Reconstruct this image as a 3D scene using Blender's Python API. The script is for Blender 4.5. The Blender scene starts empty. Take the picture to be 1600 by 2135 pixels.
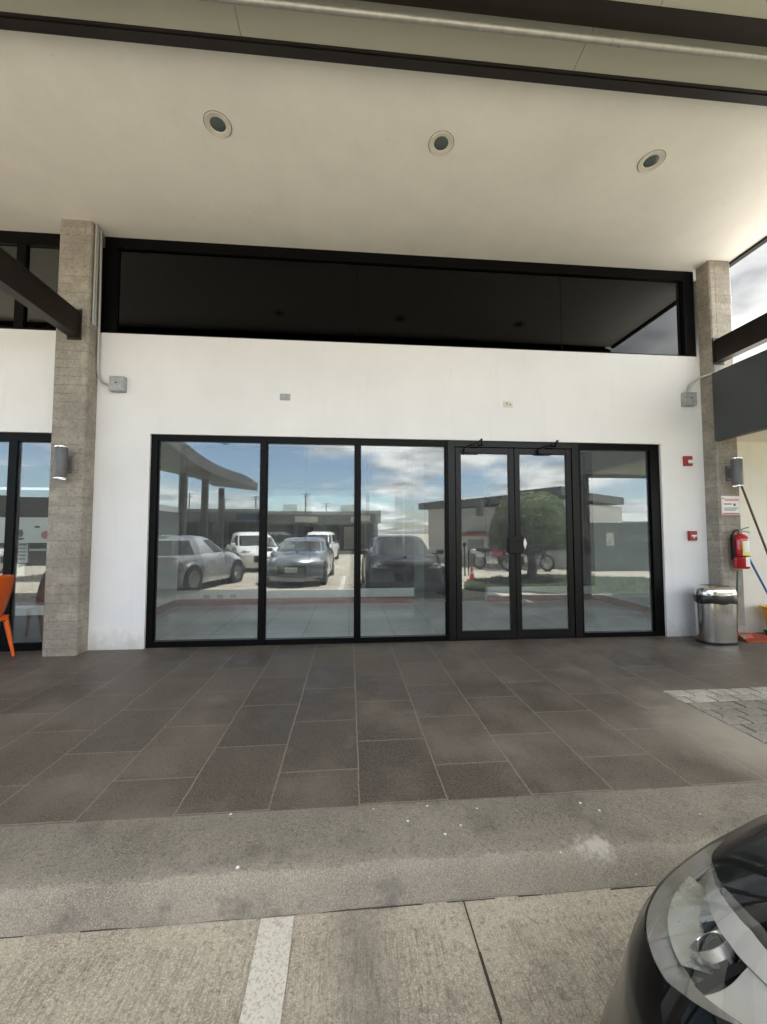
import bpy, bmesh, math, random
from mathutils import Vector, Matrix
random.seed(7)
PI = math.pi
R = math.radians
SC = bpy.context.scene
COL = SC.collection

# ------------------------------------------------------------------ camera
cam_d = bpy.data.cameras.new('camera')
cam_d.sensor_fit = 'VERTICAL'; cam_d.sensor_height = 24.0
cam_d.lens = 828.0 / 2135.0 * 24.0
cam_d.clip_start = 0.02; cam_d.clip_end = 3000
cam = bpy.data.objects.new('camera', cam_d); COL.objects.link(cam)
yaw, pit = R(4.9), R(2.95)
cam.location = (0, -4.9, 1.35)
cam.rotation_euler = (PI/2 + pit, 0, -yaw)
SC.camera = cam

# ------------------------------------------------------------------ sky and sun
SUN_TO = Vector((0.32, 0.04, 1.0)).normalized()
elev = math.asin(SUN_TO.z); azim = math.atan2(SUN_TO.x, SUN_TO.y)
W = bpy.data.worlds.new('World'); SC.world = W; W.use_nodes = True
nt = W.node_tree; N = nt.nodes; L = nt.links
for n in list(N): N.remove(n)
out = N.new('ShaderNodeOutputWorld'); bg = N.new('ShaderNodeBackground')
sky = N.new('ShaderNodeTexSky'); sky.sky_type = 'NISHITA'; sky.sun_disc = False
sky.sun_elevation = elev; sky.sun_rotation = azim
sky.air_density = 1.0; sky.dust_density = 1.0; sky.ozone_density = 1.5
bg.inputs['Strength'].default_value = 0.105
tc = N.new('ShaderNodeTexCoord'); sep = N.new('ShaderNodeSeparateXYZ')
L.new(tc.outputs['Generated'], sep.inputs[0])
zadd = N.new('ShaderNodeMath'); zadd.operation = 'MAXIMUM'; zadd.inputs[1].default_value = 0.0
L.new(sep.outputs['Z'], zadd.inputs[0])
zp = N.new('ShaderNodeMath'); zp.operation = 'ADD'; zp.inputs[1].default_value = 0.16
L.new(zadd.outputs[0], zp.inputs[0])
dx = N.new('ShaderNodeMath'); dx.operation = 'DIVIDE'; dy = N.new('ShaderNodeMath'); dy.operation = 'DIVIDE'
L.new(sep.outputs['X'], dx.inputs[0]); L.new(zp.outputs[0], dx.inputs[1])
L.new(sep.outputs['Y'], dy.inputs[0]); L.new(zp.outputs[0], dy.inputs[1])
comb = N.new('ShaderNodeCombineXYZ'); L.new(dx.outputs[0], comb.inputs[0]); L.new(dy.outputs[0], comb.inputs[1])
cn = N.new('ShaderNodeTexNoise'); cn.inputs['Scale'].default_value = 0.95; cn.inputs['Detail'].default_value = 9
cn.inputs['Roughness'].default_value = 0.56; cn.inputs['Distortion'].default_value = 0.35
off = N.new('ShaderNodeVectorMath'); off.operation = 'ADD'; off.inputs[1].default_value = (3.3, 7.1, 0.0)
L.new(comb.outputs[0], off.inputs[0]); L.new(off.outputs[0], cn.inputs['Vector'])
# more cloud towards +x
bx_ = N.new('ShaderNodeMath'); bx_.operation = 'MULTIPLY_ADD'; bx_.inputs[1].default_value = 0.10
L.new(sep.outputs['X'], bx_.inputs[0]); L.new(cn.outputs['Fac'], bx_.inputs[2])
bz_ = N.new('ShaderNodeMath'); bz_.operation = 'MULTIPLY_ADD'; bz_.inputs[1].default_value = 0.16
L.new(zadd.outputs[0], bz_.inputs[0]); L.new(bx_.outputs[0], bz_.inputs[2]); bx_ = bz_
ramp = N.new('ShaderNodeValToRGB'); ramp.color_ramp.elements[0].position = 0.47; ramp.color_ramp.elements[1].position = 0.60
L.new(bx_.outputs[0], ramp.inputs[0])
cn2 = N.new('ShaderNodeTexNoise'); cn2.inputs['Scale'].default_value = 2.6; cn2.inputs['Detail'].default_value = 7
L.new(off.outputs[0], cn2.inputs['Vector'])
r2 = N.new('ShaderNodeValToRGB')
r2.color_ramp.elements[0].position = 0.35; r2.color_ramp.elements[0].color = (3.6, 3.65, 3.75, 1)
r2.color_ramp.elements[1].position = 0.62; r2.color_ramp.elements[1].color = (8.8, 8.7, 8.4, 1)
L.new(cn2.outputs['Fac'], r2.inputs[0])
mixc = N.new('ShaderNodeMix'); mixc.data_type = 'RGBA'
L.new(ramp.outputs['Color'], mixc.inputs['Factor'])
L.new(sky.outputs[0], mixc.inputs['A']); L.new(r2.outputs['Color'], mixc.inputs['B'])
mr = N.new('ShaderNodeMapRange'); mr.inputs['From Min'].default_value = -0.1; mr.inputs['From Max'].default_value = 0.55
mr.inputs['To Min'].default_value = 1.05; mr.inputs['To Max'].default_value = 0.30
L.new(sep.outputs['Y'], mr.inputs['Value'])
vm = N.new('ShaderNodeVectorMath'); vm.operation = 'SCALE'; L.new(mixc.outputs['Result'], vm.inputs[0]); L.new(mr.outputs[0], vm.inputs['Scale'])
L.new(vm.outputs[0], bg.inputs['Color']); L.new(bg.outputs[0], out.inputs[0])

sd = bpy.data.lights.new('sun', 'SUN'); sd.energy = 5.0; sd.angle = R(0.5); sd.color = (1.0, 0.97, 0.93)
so = bpy.data.objects.new('sun', sd); COL.objects.link(so)
so.rotation_euler = SUN_TO.to_track_quat('Z', 'Y').to_euler(); so.location = (20, 20, 40)
SC.view_settings.view_transform = 'Standard'; SC.view_settings.look = 'None'
SC.view_settings.gamma = 1.0; SC.view_settings.exposure = 2.42
SC.cycles.max_bounces = 10; SC.cycles.diffuse_bounces = 5; SC.cycles.glossy_bounces = 5
SC.cycles.transparent_max_bounces = 16; SC.cycles.transmission_bounces = 6
SC.cycles.caustics_reflective = False; SC.cycles.caustics_refractive = False
SC.cycles.sample_clamp_indirect = 6.0

# ------------------------------------------------------------------ materials
class NB:
    """small node-building helper"""
    def __init__(s, name):
        s.m = bpy.data.materials.new(name); s.m.use_nodes = True
        s.nt = s.m.node_tree; s.n = s.nt.nodes
        s.b = s.n['Principled BSDF']; s.o = s.n['Material Output']
    def new(s, t, **kw):
        nd = s.n.new(t)
        for k, v in kw.items():
            if hasattr(nd, k): setattr(nd, k, v)
            else: nd.inputs[k.replace('_', ' ')].default_value = v
        return nd
    def link(s, a, b): s.nt.links.new(a, b)
    def pos(s, scale=(1, 1, 1), loc=(0, 0, 0)):
        g = s.new('ShaderNodeNewGeometry'); mp = s.new('ShaderNodeMapping')
        mp.inputs['Scale'].default_value = scale; mp.inputs['Location'].default_value = loc
        s.link(g.outputs['Position'], mp.inputs[0]); return mp.outputs[0]
    def noise(s, vec, scale, detail=5, rough=0.55):
        t = s.new('ShaderNodeTexNoise'); t.inputs['Scale'].default_value = scale
        t.inputs['Detail'].default_value = detail; t.inputs['Roughness'].default_value = rough
        s.link(vec, t.inputs['Vector']); return t.outputs['Fac']
    def ramp(s, fac, stops):
        r = s.new('ShaderNodeValToRGB'); cr = r.color_ramp
        while len(cr.elements) < len(stops): cr.elements.new(0.5)
        for e, (p, c) in zip(cr.elements, stops):
            e.position = p
            if not isinstance(c, tuple): c = (c, c, c)
            e.color = (c[0], c[1], c[2], 1)
        s.link(fac, r.inputs[0]); return r.outputs['Color']
    def mix(s, fac, a, b, mode='MIX'):
        m = s.new('ShaderNodeMix'); m.data_type = 'RGBA'; m.blend_type = mode
        for sock, v in ((m.inputs['Factor'], fac), (m.inputs['A'], a), (m.inputs['B'], b)):
            if isinstance(v, (int, float)): sock.default_value = v
            elif isinstance(v, tuple): sock.default_value = (v[0], v[1], v[2], 1)
            else: s.link(v, sock)
        return m.outputs['Result']
    def math(s, op, a, b=0.0, c=0.0):
        m = s.new('ShaderNodeMath'); m.operation = op
        for i, v in enumerate((a, b, c)):
            if isinstance(v, (int, float)): m.inputs[i].default_value = v
            else: s.link(v, m.inputs[i])
        return m.outputs[0]
    def sepx(s, vec):
        x = s.new('ShaderNodeSeparateXYZ'); s.link(vec, x.inputs[0]); return x.outputs
    def bump(s, h, strength=0.3, dist=0.01):
        b = s.new('ShaderNodeBump'); b.inputs['Strength'].default_value = strength
        b.inputs['Distance'].default_value = dist; s.link(h, b.inputs['Height'])
        s.link(b.outputs[0], s.b.inputs['Normal'])
    def set(s, color=None, rough=None, metal=None):
        for k, v in (('Base Color', color), ('Roughness', rough), ('Metallic', metal)):
            if v is None: continue
            i = s.b.inputs[k]
            if isinstance(v, tuple): i.default_value = (v[0], v[1], v[2], 1)
            elif isinstance(v, (int, float)): i.default_value = v
            else: s.link(v, i)
        return s

M = {}
def simple(name, col, rough=0.5, metal=0.0, var=0.12, scale=8.0, bump=0.0, coat=0.0):
    k = NB(name); v = k.noise(k.pos(), scale)
    c = k.ramp(v, [(0.3, tuple(x*(1-var) for x in col)), (0.7, tuple(min(1, x*(1+var)) for x in col))])
    k.set(c, rough, metal)
    if bump: k.bump(k.noise(k.pos(), scale*12), bump, 0.004)
    if coat: k.b.inputs['Coat Weight'].default_value = coat; k.b.inputs['Coat Roughness'].default_value = 0.03
    M[name] = k.m; return k.m

def plaster(name, col, stain=0.88, dirt=None, drip=False):
    k = NB(name); p = k.pos()
    a = k.noise(p, 0.8, 6, 0.6); c = k.ramp(a, [(0.3, tuple(x*stain for x in col)), (0.65, col)])
    st = k.noise(k.pos((9, 9, 0.7)), 1.2, 6, 0.6)
    c = k.mix(k.ramp(st, [(0.56, 0.0), (0.8, 0.35)]), c, tuple(x*0.8 for x in col))
    if dirt:      # splash dirt close to the floor
        z = k.sepx(p)[2]; n = k.noise(p, 9, 6, 0.7)
        g = k.math('MULTIPLY_ADD', n, 0.5, k.math('MULTIPLY', z, -1.0))
        c = k.mix(k.ramp(g, [(0.02, 0.0), (0.32, 0.75)]), c, dirt)
    if drip:
        dn = k.noise(k.pos((30, 30, 1.4)), 1.0, 3, 0.6); z = k.sepx(p)[2]
        zm = k.ramp(k.math('MULTIPLY_ADD', z, 1.0, -2.9), [(0.35, 0.0), (0.83, 1.0)])
        c = k.mix(k.math('MULTIPLY', k.sepx(k.ramp(dn, [(0.66, 0.0), (0.76, 0.75)]))[0], k.sepx(zm)[0]), c, (0.36, 0.30, 0.22))
    sp = k.noise(p, 26, 3, 0.5)
    c = k.mix(k.ramp(sp, [(0.735, 0.0), (0.76, 0.5)]), c, tuple(x*0.6 for x in col))
    k.set(c, 0.75); k.bump(k.noise(p, 60, 6, 0.7), 0.22, 0.004)
    M[name] = k.m
plaster('white_plaster', (0.80, 0.79, 0.78), 0.91, (0.44, 0.41, 0.37), True)
plaster('soffit_plaster', (0.87, 0.848, 0.775), 0.88)
plaster('panel_paint', (0.40, 0.405, 0.33), 0.92)
plaster('cream_wall', (0.82, 0.80, 0.72), 0.93, (0.5, 0.46, 0.4))
plaster('room_plaster', (0.84, 0.87, 0.85), 0.98)
simple('brown_steel', (0.011, 0.0065, 0.0035), 0.45, 0.0, 0.25, 5)
simple('black_frame', (0.0016, 0.0016, 0.0017), 0.4, 0.0, 0.2, 6)
M['black_frame'].node_tree.nodes['Principled BSDF'].inputs['Specular IOR Level'].default_value = 0.12
simple('door_frame', (0.0055, 0.005, 0.0048), 0.38, 0.0, 0.15, 6)
M['door_frame'].node_tree.nodes['Principled BSDF'].inputs['Specular IOR Level'].default_value = 0.25
simple('grey_fascia', (0.040, 0.046, 0.049), 0.45, 0.0, 0.06, 2)
simple('galvanised', (0.34, 0.34, 0.31), 0.5, 0.6, 0.12, 20)
simple('conduit_grey', (0.45, 0.45, 0.43), 0.5, 0.4, 0.1, 30)
simple('box_grey', (0.36, 0.37, 0.37), 0.55, 0.1, 0.2, 30, 0.2)
simple('lamp_grey', (0.12, 0.122, 0.125), 0.45, 0.2, 0.08, 20)
simple('chrome', (0.75, 0.75, 0.75), 0.12, 1.0, 0.05, 6)
simple('white_plastic', (0.70, 0.70, 0.67), 0.4, 0, 0.05, 10)
simple('black_plastic', (0.012, 0.012, 0.013), 0.35, 0, 0.1, 10)
M['black_plastic'].node_tree.nodes['Principled BSDF'].inputs['Specular IOR Level'].default_value = 0.2
simple('black_bag', (0.012, 0.012, 0.014), 0.22, 0, 0.1, 10, 0.6)
simple('red_plastic', (0.30, 0.015, 0.02), 0.35, 0, 0.08, 10)
simple('red_enamel', (0.45, 0.012, 0.018), 0.2, 0, 0.08, 6, 0, 0.6)
simple('label_yellow', (0.72, 0.66, 0.10), 0.5, 0, 0.1, 40)
simple('label_white', (0.75, 0.75, 0.72), 0.5, 0, 0.05, 40)
simple('ink_brown', (0.05, 0.042, 0.033), 0.9)
simple('ink_grey', (0.10, 0.10, 0.12), 0.6)
simple('ink_red', (0.45, 0.10, 0.12), 0.6)
simple('paper_pink', (0.78, 0.66, 0.68), 0.6, 0, 0.05, 30)
simple('wood_brown', (0.10, 0.065, 0.040), 0.55, 0, 0.25, 30)
simple('dark_wood', (0.045, 0.018, 0.012), 0.4, 0, 0.25, 12)
simple('blue_stick', (0.04, 0.13, 0.30), 0.35, 0, 0.1, 10)
simple('green_stick', (0.015, 0.06, 0.035), 0.4, 0, 0.1, 10)
simple('orange_pan', (0.42, 0.085, 0.035), 0.45, 0, 0.12, 14)
simple('orange_plastic', (0.78, 0.13, 0.015), 0.33, 0, 0.06, 6)
simple('yellow_bucket', (0.70, 0.36, 0.02), 0.4, 0, 0.12, 10)
simple('lens_grey', (0.085, 0.105, 0.10), 0.15, 0.0, 0.1, 40, 0.3)
simple('trim_cream', (0.66, 0.63, 0.54), 0.6)
simple('skirting_red', (0.24, 0.06, 0.045), 0.25)
simple('tyre', (0.015, 0.015, 0.015), 0.8, 0, 0.2, 20)
simple('rim', (0.5, 0.5, 0.5), 0.25, 0.9)
simple('foliage', (0.080, 0.125, 0.030), 0.6, 0, 0.75, 6)
simple('foliage_dry', (0.075, 0.085, 0.022), 0.6, 0, 0.5, 5)
simple('bark', (0.10, 0.08, 0.06), 0.9, 0, 0.3, 20, 0.5)
simple('cone_orange', (0.75, 0.08, 0.02), 0.5)
simple('tile_roof_red', (0.36, 0.11, 0.07), 0.8, 0, 0.3, 10)
simple('shutter', (0.20, 0.23, 0.22), 0.5, 0.2, 0.1, 10)
simple('wall_light', (0.58, 0.58, 0.54), 0.85, 0, 0.1, 1)
simple('wall_dark', (0.10, 0.115, 0.11), 0.8, 0, 0.1, 1)
simple('roof_dark', (0.075, 0.08, 0.082), 0.6, 0, 0.15, 1)
simple('roof_white', (0.36, 0.37, 0.36), 0.6, 0, 0.1, 1)
simple('canopy_roofing', (0.26, 0.25, 0.235), 0.8, 0, 0.2, 1)
simple('shop_dark', (0.035, 0.04, 0.042), 0.5, 0, 0.5, 0.8)
simple('bike_red', (0.40, 0.02, 0.03), 0.25)
simple('bike_blue', (0.03, 0.06, 0.16), 0.25)
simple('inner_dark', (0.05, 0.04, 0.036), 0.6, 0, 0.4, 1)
simple('line_paint', (0.60, 0.60, 0.56), 0.6)
simple('mop_grey', (0.3, 0.3, 0.3), 0.9)

def car_paint(name, col, metal=0.6):
    k = NB(name); k.set(col, 0.28, metal)
    k.b.inputs['Coat Weight'].default_value = 1.0 if metal else 0.6; k.b.inputs['Coat Roughness'].default_value = 0.02
    k.b.inputs['Specular IOR Level'].default_value = 0.5 if metal else 0.1; M[name] = k.m
car_paint('paint_black', (0.002, 0.002, 0.0022), 0.0)
car_paint('paint_silver', (0.50, 0.51, 0.51)); car_paint('paint_white', (0.72, 0.72, 0.70), 0.0)
car_paint('paint_grey', (0.20, 0.22, 0.25))
k = NB('car_glass'); k.set((0.012, 0.014, 0.015), 0.03); M['car_glass'] = k.m
k.b.inputs['Coat Weight'].default_value = 0.5
k = NB('tail_red'); k.set((0.5, 0.01, 0.01), 0.1); M['tail_red'] = k.m
k = NB('silver_reflector'); k.set((0.80, 0.80, 0.78), k.ramp(k.noise(k.pos(), 25), [(0.3, 0.10), (0.7, 0.26)]), 0.85); M['silver_reflector'] = k.m
k = NB('bezel_grey'); k.set((0.32, 0.31, 0.29), 0.22, 0.4); M['bezel_grey'] = k.m
k = NB('pale_reflector'); k.set((0.62, 0.63, 0.59), k.ramp(k.noise(k.pos(), 30), [(0.3, 0.22), (0.7, 0.38)]), 0.55); M['pale_reflector'] = k.m
k = NB('light_guide'); k.set((0.58, 0.565, 0.54), 0.22, 0.1); M['light_guide'] = k.m

def glass(name, tint, refl, power=5.0, dust=0.0):
    k = NB(name); k.n.remove(k.b)
    tr = k.new('ShaderNodeBsdfTransparent'); tr.inputs[0].default_value = (*tint, 1)
    gl = k.new('ShaderNodeBsdfGlossy'); gl.inputs['Roughness'].default_value = 0.0
    gl.inputs['Color'].default_value = (0.93, 0.97, 1.0, 1)
    lw = k.new('ShaderNodeLayerWeight'); lw.inputs['Blend'].default_value = 0.5
    f = k.math('MULTIPLY_ADD', k.math('POWER', lw.outputs['Facing'], power), 0.9, 0.04 + refl)
    wn = k.noise(k.pos((1.0, 1.0, 0.7)), 0.55, 2)
    bp = k.new('ShaderNodeBump'); bp.inputs['Strength'].default_value = 0.05; bp.inputs['Distance'].default_value = 0.02
    k.link(wn, bp.inputs['Height']); k.link(bp.outputs[0], gl.inputs['Normal'])
    mx = k.new('ShaderNodeMixShader'); k.link(f, mx.inputs[0]); k.link(tr.outputs[0], mx.inputs[1]); k.link(gl.outputs[0], mx.inputs[2])
    last = mx.outputs[0]
    if dust:
        df = k.new('ShaderNodeBsdfDiffuse'); df.inputs[0].default_value = (0.7, 0.7, 0.68, 1)
        n = k.noise(k.pos((1, 1, 2.5)), 3.0, 6, 0.7)
        fc = k.math('MULTIPLY', k.sepx(k.ramp(n, [(0.35, 0.35), (0.72, 1.0)]))[0], dust)
        m2 = k.new('ShaderNodeMixShader'); k.link(fc, m2.inputs[0]); k.link(last, m2.inputs[1]); k.link(df.outputs[0], m2.inputs[2])
        last = m2.outputs[0]
    k.link(last, k.o.inputs[0]); M[name] = k.m
glass('shop_glass', (0.92, 0.95, 0.94), 0.05, dust=0.07)
glass('transom_glass', (0.10, 0.10, 0.10), -0.026, power=2.6)
glass('lens_glass', (0.95, 0.95, 0.94), 0.03)
glass('clear_glass', (0.34, 0.42, 0.42), 0.0)
glass('tinted_glass', (0.35, 0.30, 0.26), 0.10)

# brushed stainless steel
k = NB('stainless'); k.set((0.60, 0.59, 0.57), k.ramp(k.noise(k.pos((60, 60, 0.6)), 3), [(0.3, 0.14), (0.7, 0.24)]), 1.0); M['stainless'] = k.m

# board-marked concrete of the columns
k = NB('board_concrete'); p = k.pos(); xyz = k.sepx(p)
zz = k.math('ADD', xyz[2], k.math('MULTIPLY', k.noise(p, 4.5, 4, 0.7), 0.035))
fr = k.math('FRACT', k.math('DIVIDE', zz, 0.098))
line = k.ramp(fr, [(0.0, 0.0), (0.045, 1.0), (0.95, 1.0), (1.0, 0.0)])
n1 = k.noise(p, 2.6, 8, 0.65); n2 = k.noise(p, 30, 6, 0.7)
c = k.ramp(n1, [(0.3, (0.22, 0.20, 0.165)), (0.5, (0.33, 0.30, 0.25)), (0.72, (0.42, 0.385, 0.33))])
c = k.mix(k.ramp(n2, [(0.36, 0.75), (0.52, 0.0)]), c, (0.17, 0.15, 0.125))
wn = k.new('ShaderNodeTexWhiteNoise'); wn.noise_dimensions = '1D'; k.link(k.math('FLOOR', k.math('DIVIDE', zz, 0.098)), wn.inputs['W'])
c = k.mix(k.math('MULTIPLY', wn.outputs['Value'], 0.45), c, (0.20, 0.185, 0.16))
sh = k.noise(k.pos((1, 1, 0.8), (2, 5, 3)), 3.5, 7, 0.7)
c = k.mix(k.ramp(sh, [(0.52, 0.0), (0.66, 0.55)]), c, (0.47, 0.42, 0.34))
lm = k.noise(k.pos((1, 1, 3)), 3.0, 3)
lf = k.math('MULTIPLY', k.math('SUBTRACT', 1.0, k.sepx(line)[0]), k.sepx(k.ramp(lm, [(0.42, 0.05), (0.56, 0.9)]))[0])
c = k.mix(lf, c, (0.13, 0.11, 0.09))
k.set(c, 0.85)
h = k.math('ADD', k.math('MULTIPLY', k.sepx(line)[0], 0.8), k.math('MULTIPLY', n2, 0.6))
k.bump(h, 0.5, 0.008); M['board_concrete'] = k.m

# stamped dark stone-look floor
k = NB('stone_tiles'); p = k.pos(); xyz = k.sepx(p)
cb = k.new('ShaderNodeCombineXYZ')
wob = k.math('MULTIPLY_ADD', k.noise(p, 5), 0.012, -0.006)
k.link(k.math('ADD', k.math('ADD', xyz[1], 2.251), wob), cb.inputs[0]); k.link(k.math('ADD', k.math('ADD', xyz[0], 0.388), wob), cb.inputs[1])
br = k.new('ShaderNodeTexBrick'); br.offset = 0.5; br.offset_frequency = 2
for kk, v in (('Scale', 1.0), ('Mortar Size', 0.0052), ('Mortar Smooth', 0.35), ('Bias', 0.0), ('Brick Width', 0.6), ('Row Height', 0.444)):
    br.inputs[kk].default_value = v
br.inputs['Color1'].default_value = (0.044, 0.033, 0.025, 1); br.inputs['Color2'].default_value = (0.086, 0.067, 0.052, 1)
br.inputs['Mortar'].default_value = (0.20, 0.172, 0.14, 1)
k.link(cb.outputs[0], br.inputs['Vector'])
spk = k.noise(p, 170, 2, 0.6); spk2 = k.noise(p, 48, 5, 0.75); big = k.noise(p, 1.1, 7, 0.68); big2 = k.noise(k.pos((1, 1, 1), (9, 3, 0)), 3.2, 6, 0.7)
c = k.mix(k.ramp(spk, [(0.50, 0.0), (0.64, 0.85)]), br.outputs['Color'], (0.22, 0.195, 0.162))
c = k.mix(k.ramp(spk2, [(0.36, 0.7), (0.48, 0.0)]), c, (0.035, 0.03, 0.026))
c = k.mix(k.ramp(big, [(0.45, 0.0), (0.68, 0.7)]), c, (0.21, 0.185, 0.155))
c = k.mix(k.ramp(big2, [(0.58, 0.0), (0.74, 0.3)]), c, (0.25, 0.23, 0.20))
# dust beside the ramp, with the sun patch's soft edge painted in
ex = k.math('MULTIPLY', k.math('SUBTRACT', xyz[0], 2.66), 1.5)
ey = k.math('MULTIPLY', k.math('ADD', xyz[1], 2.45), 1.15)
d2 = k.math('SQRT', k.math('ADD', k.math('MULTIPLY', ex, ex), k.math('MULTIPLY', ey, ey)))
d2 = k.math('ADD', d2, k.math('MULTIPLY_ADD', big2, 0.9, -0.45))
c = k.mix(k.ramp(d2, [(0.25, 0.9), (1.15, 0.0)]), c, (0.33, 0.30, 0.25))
k.set(c, k.ramp(big, [(0.35, 0.36), (0.65, 0.7)]))
h = k.math('ADD', k.math('MULTIPLY', br.outputs['Fac'], -1.0), k.math('MULTIPLY_ADD', spk, 0.5, k.math('MULTIPLY', spk2, 0.9)))
k.bump(h, 0.35, 0.006); M['stone_tiles'] = k.m

def concrete(name, base, light, dark, broom=False, kerb=False):
    k = NB(name); p = k.pos(); xyz = k.sepx(p)
    a = k.noise(p, 1.3, 8, 0.66); g = k.noise(p, 210, 2, 0.6); g2 = k.noise(p, 55, 7, 0.8)
    c = k.ramp(a, [(0.28, dark), (0.5, base), (0.74, light)])
    c = k.mix(k.ramp(g, [(0.44, 0.0), (0.68, 0.65)]), c, tuple(x*1.55 for x in light))
    c = k.mix(k.ramp(g2, [(0.37, 0.6), (0.48, 0.0)]), c, tuple(x*0.5 for x in dark))
    a3 = k.noise(k.pos((1, 1, 1), (4, 8, 1)), 4.0, 7, 0.7)
    c = k.mix(k.ramp(a3, [(0.52, 0.0), (0.70, 0.55)]), c, tuple(x*0.6 for x in dark))
    h = k.math('ADD', k.math('MULTIPLY', g, 0.7), k.math('MULTIPLY', g2, 1.0))
    if broom:
        bn = k.noise(k.pos((1.0, 0.07, 1.0)), 150, 3, 0.6)
        nb = k.noise(p, 1.0, 4)
        # trowelled margins beside the joint and along the kerb stay smooth
        mj = k.math('SUBTRACT', 1.0, k.math('COMPARE', xyz[0], 0.47, 0.115))
        mk = k.math('LESS_THAN', xyz[1], -3.33)
        msk = k.math('MULTIPLY', mj, mk)
        c = k.mix(k.math('MULTIPLY', k.sepx(k.ramp(bn, [(0.48, 0.0), (0.68, 0.42)]))[0], msk), c, tuple(x*0.42 for x in dark))
        h = k.math('ADD', h, k.math('MULTIPLY', k.math('MULTIPLY', bn, msk), 1.6))
        # tyre-darkened lane and oil drops
        tx = k.math('ABSOLUTE', k.math('ADD', k.math('SUBTRACT', xyz[0], 0.07), k.math('MULTIPLY_ADD', nb, 0.3, -0.15)))
        c = k.mix(k.math('MULTIPLY', k.sepx(k.ramp(tx, [(0.02, 0.5), (0.17, 0.0)]))[0], 0.9), c, tuple(x*0.55 for x in dark))
        vo = k.new('ShaderNodeTexVoronoi'); vo.inputs['Scale'].default_value = 3.1; k.link(p, vo.inputs['Vector'])
        vd = k.math('ADD', vo.outputs['Distance'], k.math('MULTIPLY_ADD', g2, 0.10, -0.05))
        c = k.mix(k.ramp(vd, [(0.045, 0.8), (0.07, 0.0)]), c, (0.05, 0.045, 0.04))
    if kerb:
        fz = k.sepx(k.ramp(k.math('MULTIPLY_ADD', xyz[2], -22.0, k.math('MULTIPLY_ADD', a3, 1.3, -0.95)), [(0.0, 0.0), (0.14, 1.0)]))[0]  # kerb face: the sky light it catches is put into a lighter colour
        c = k.mix(k.math('MULTIPLY', fz, k.sepx(k.ramp(a, [(0.35, 0.2), (0.6, 0.55)]))[0]), c, k.mix(k.ramp(g, [(0.35, 0.0), (0.70, 1.0)]), (0.25, 0.22, 0.175), (0.46, 0.415, 0.34)))
        c = k.mix(k.math('MULTIPLY', k.sepx(k.ramp(a3, [(0.5, 0.0), (0.62, 0.7)]))[0], k.sepx(k.ramp(k.math('MULTIPLY', xyz[2], -10.0), [(0.6, 0.0), (1.0, 1.0)]))[0]), c, (0.12, 0.11, 0.10))
        # smeared mortar and little white drips
        ex = k.math('MULTIPLY', k.math('SUBTRACT', xyz[0], 1.07), 6.5)
        ey = k.math('MULTIPLY', k.math('ADD', xyz[1], 3.17), 17.0)
        d = k.math('SQRT', k.math('ADD', k.math('MULTIPLY', ex, ex), k.math('MULTIPLY', ey, ey)))
        d = k.math('ADD', d, k.math('MULTIPLY_ADD', k.noise(p, 22, 6, 0.7), 2.2, -1.1))
        c = k.mix(k.ramp(d, [(0.25, 0.7), (0.75, 0.0)]), c, (0.50, 0.47, 0.42))
        vo = k.new('ShaderNodeTexVoronoi'); vo.inputs['Scale'].default_value = 9.0; k.link(p, vo.inputs['Vector'])
        vd = k.math('ADD', vo.outputs['Distance'], k.math('MULTIPLY_ADD', g2, 0.08, -0.04))
        c = k.mix(k.ramp(vd, [(0.045, 0.9), (0.075, 0.0)]), c, (0.75, 0.73, 0.69))
    k.set(c, 0.88); k.bump(h, 0.55, 0.006); M[name] = k.m
concrete('kerb_concrete', (0.175, 0.158, 0.128), (0.245, 0.222, 0.183), (0.105, 0.095, 0.078), kerb=True)
concrete('street_concrete', (0.35, 0.312, 0.25), (0.46, 0.415, 0.335), (0.22, 0.195, 0.157), broom=True)
concrete('paver_sun_painted', (0.34, 0.32, 0.28), (0.52, 0.49, 0.43), (0.20, 0.185, 0.16))  # lighter copy of the grey paver, sun patch put into its colour
concrete('paver_grey', (0.22, 0.205, 0.175), (0.31, 0.29, 0.25), (0.12, 0.11, 0.095))

k = NB('worn_line'); p = k.pos(); g = k.noise(p, 120, 4, 0.7); a = k.noise(p, 14, 6, 0.7)
c = k.ramp(g, [(0.36, (0.36, 0.32, 0.26)), (0.5, (0.60, 0.575, 0.51))])
c = k.mix(k.ramp(a, [(0.60, 0.0), (0.72, 0.75)]), c, (0.24, 0.21, 0.17))
k.set(c, 0.7); k.bump(g, 0.4, 0.004); M['worn_line'] = k.m

k = NB('room_tiles'); p = k.pos(); br = k.new('ShaderNodeTexBrick'); br.offset = 0.0
for kk, v in (('Scale', 1.0), ('Mortar Size', 0.003), ('Brick Width', 0.6), ('Row Height', 0.6)): br.inputs[kk].default_value = v
br.inputs['Color1'].default_value = (0.74, 0.76, 0.74, 1); br.inputs['Color2'].default_value = (0.78, 0.80, 0.78, 1); br.inputs['Mortar'].default_value = (0.2, 0.2, 0.2, 1)
k.link(p, br.inputs['Vector']); k.set(br.outputs['Color'], 0.12); M['room_tiles'] = k.m

k = NB('lawn'); p = k.pos()
k.set(k.ramp(k.noise(p, 3, 8, 0.7), [(0.3, (0.035, 0.05, 0.016)), (0.6, (0.075, 0.085, 0.024)), (0.75, (0.14, 0.115, 0.05))]), 0.9)
k.bump(k.noise(p, 60), 0.8, 0.03); M['lawn'] = k.m

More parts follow.
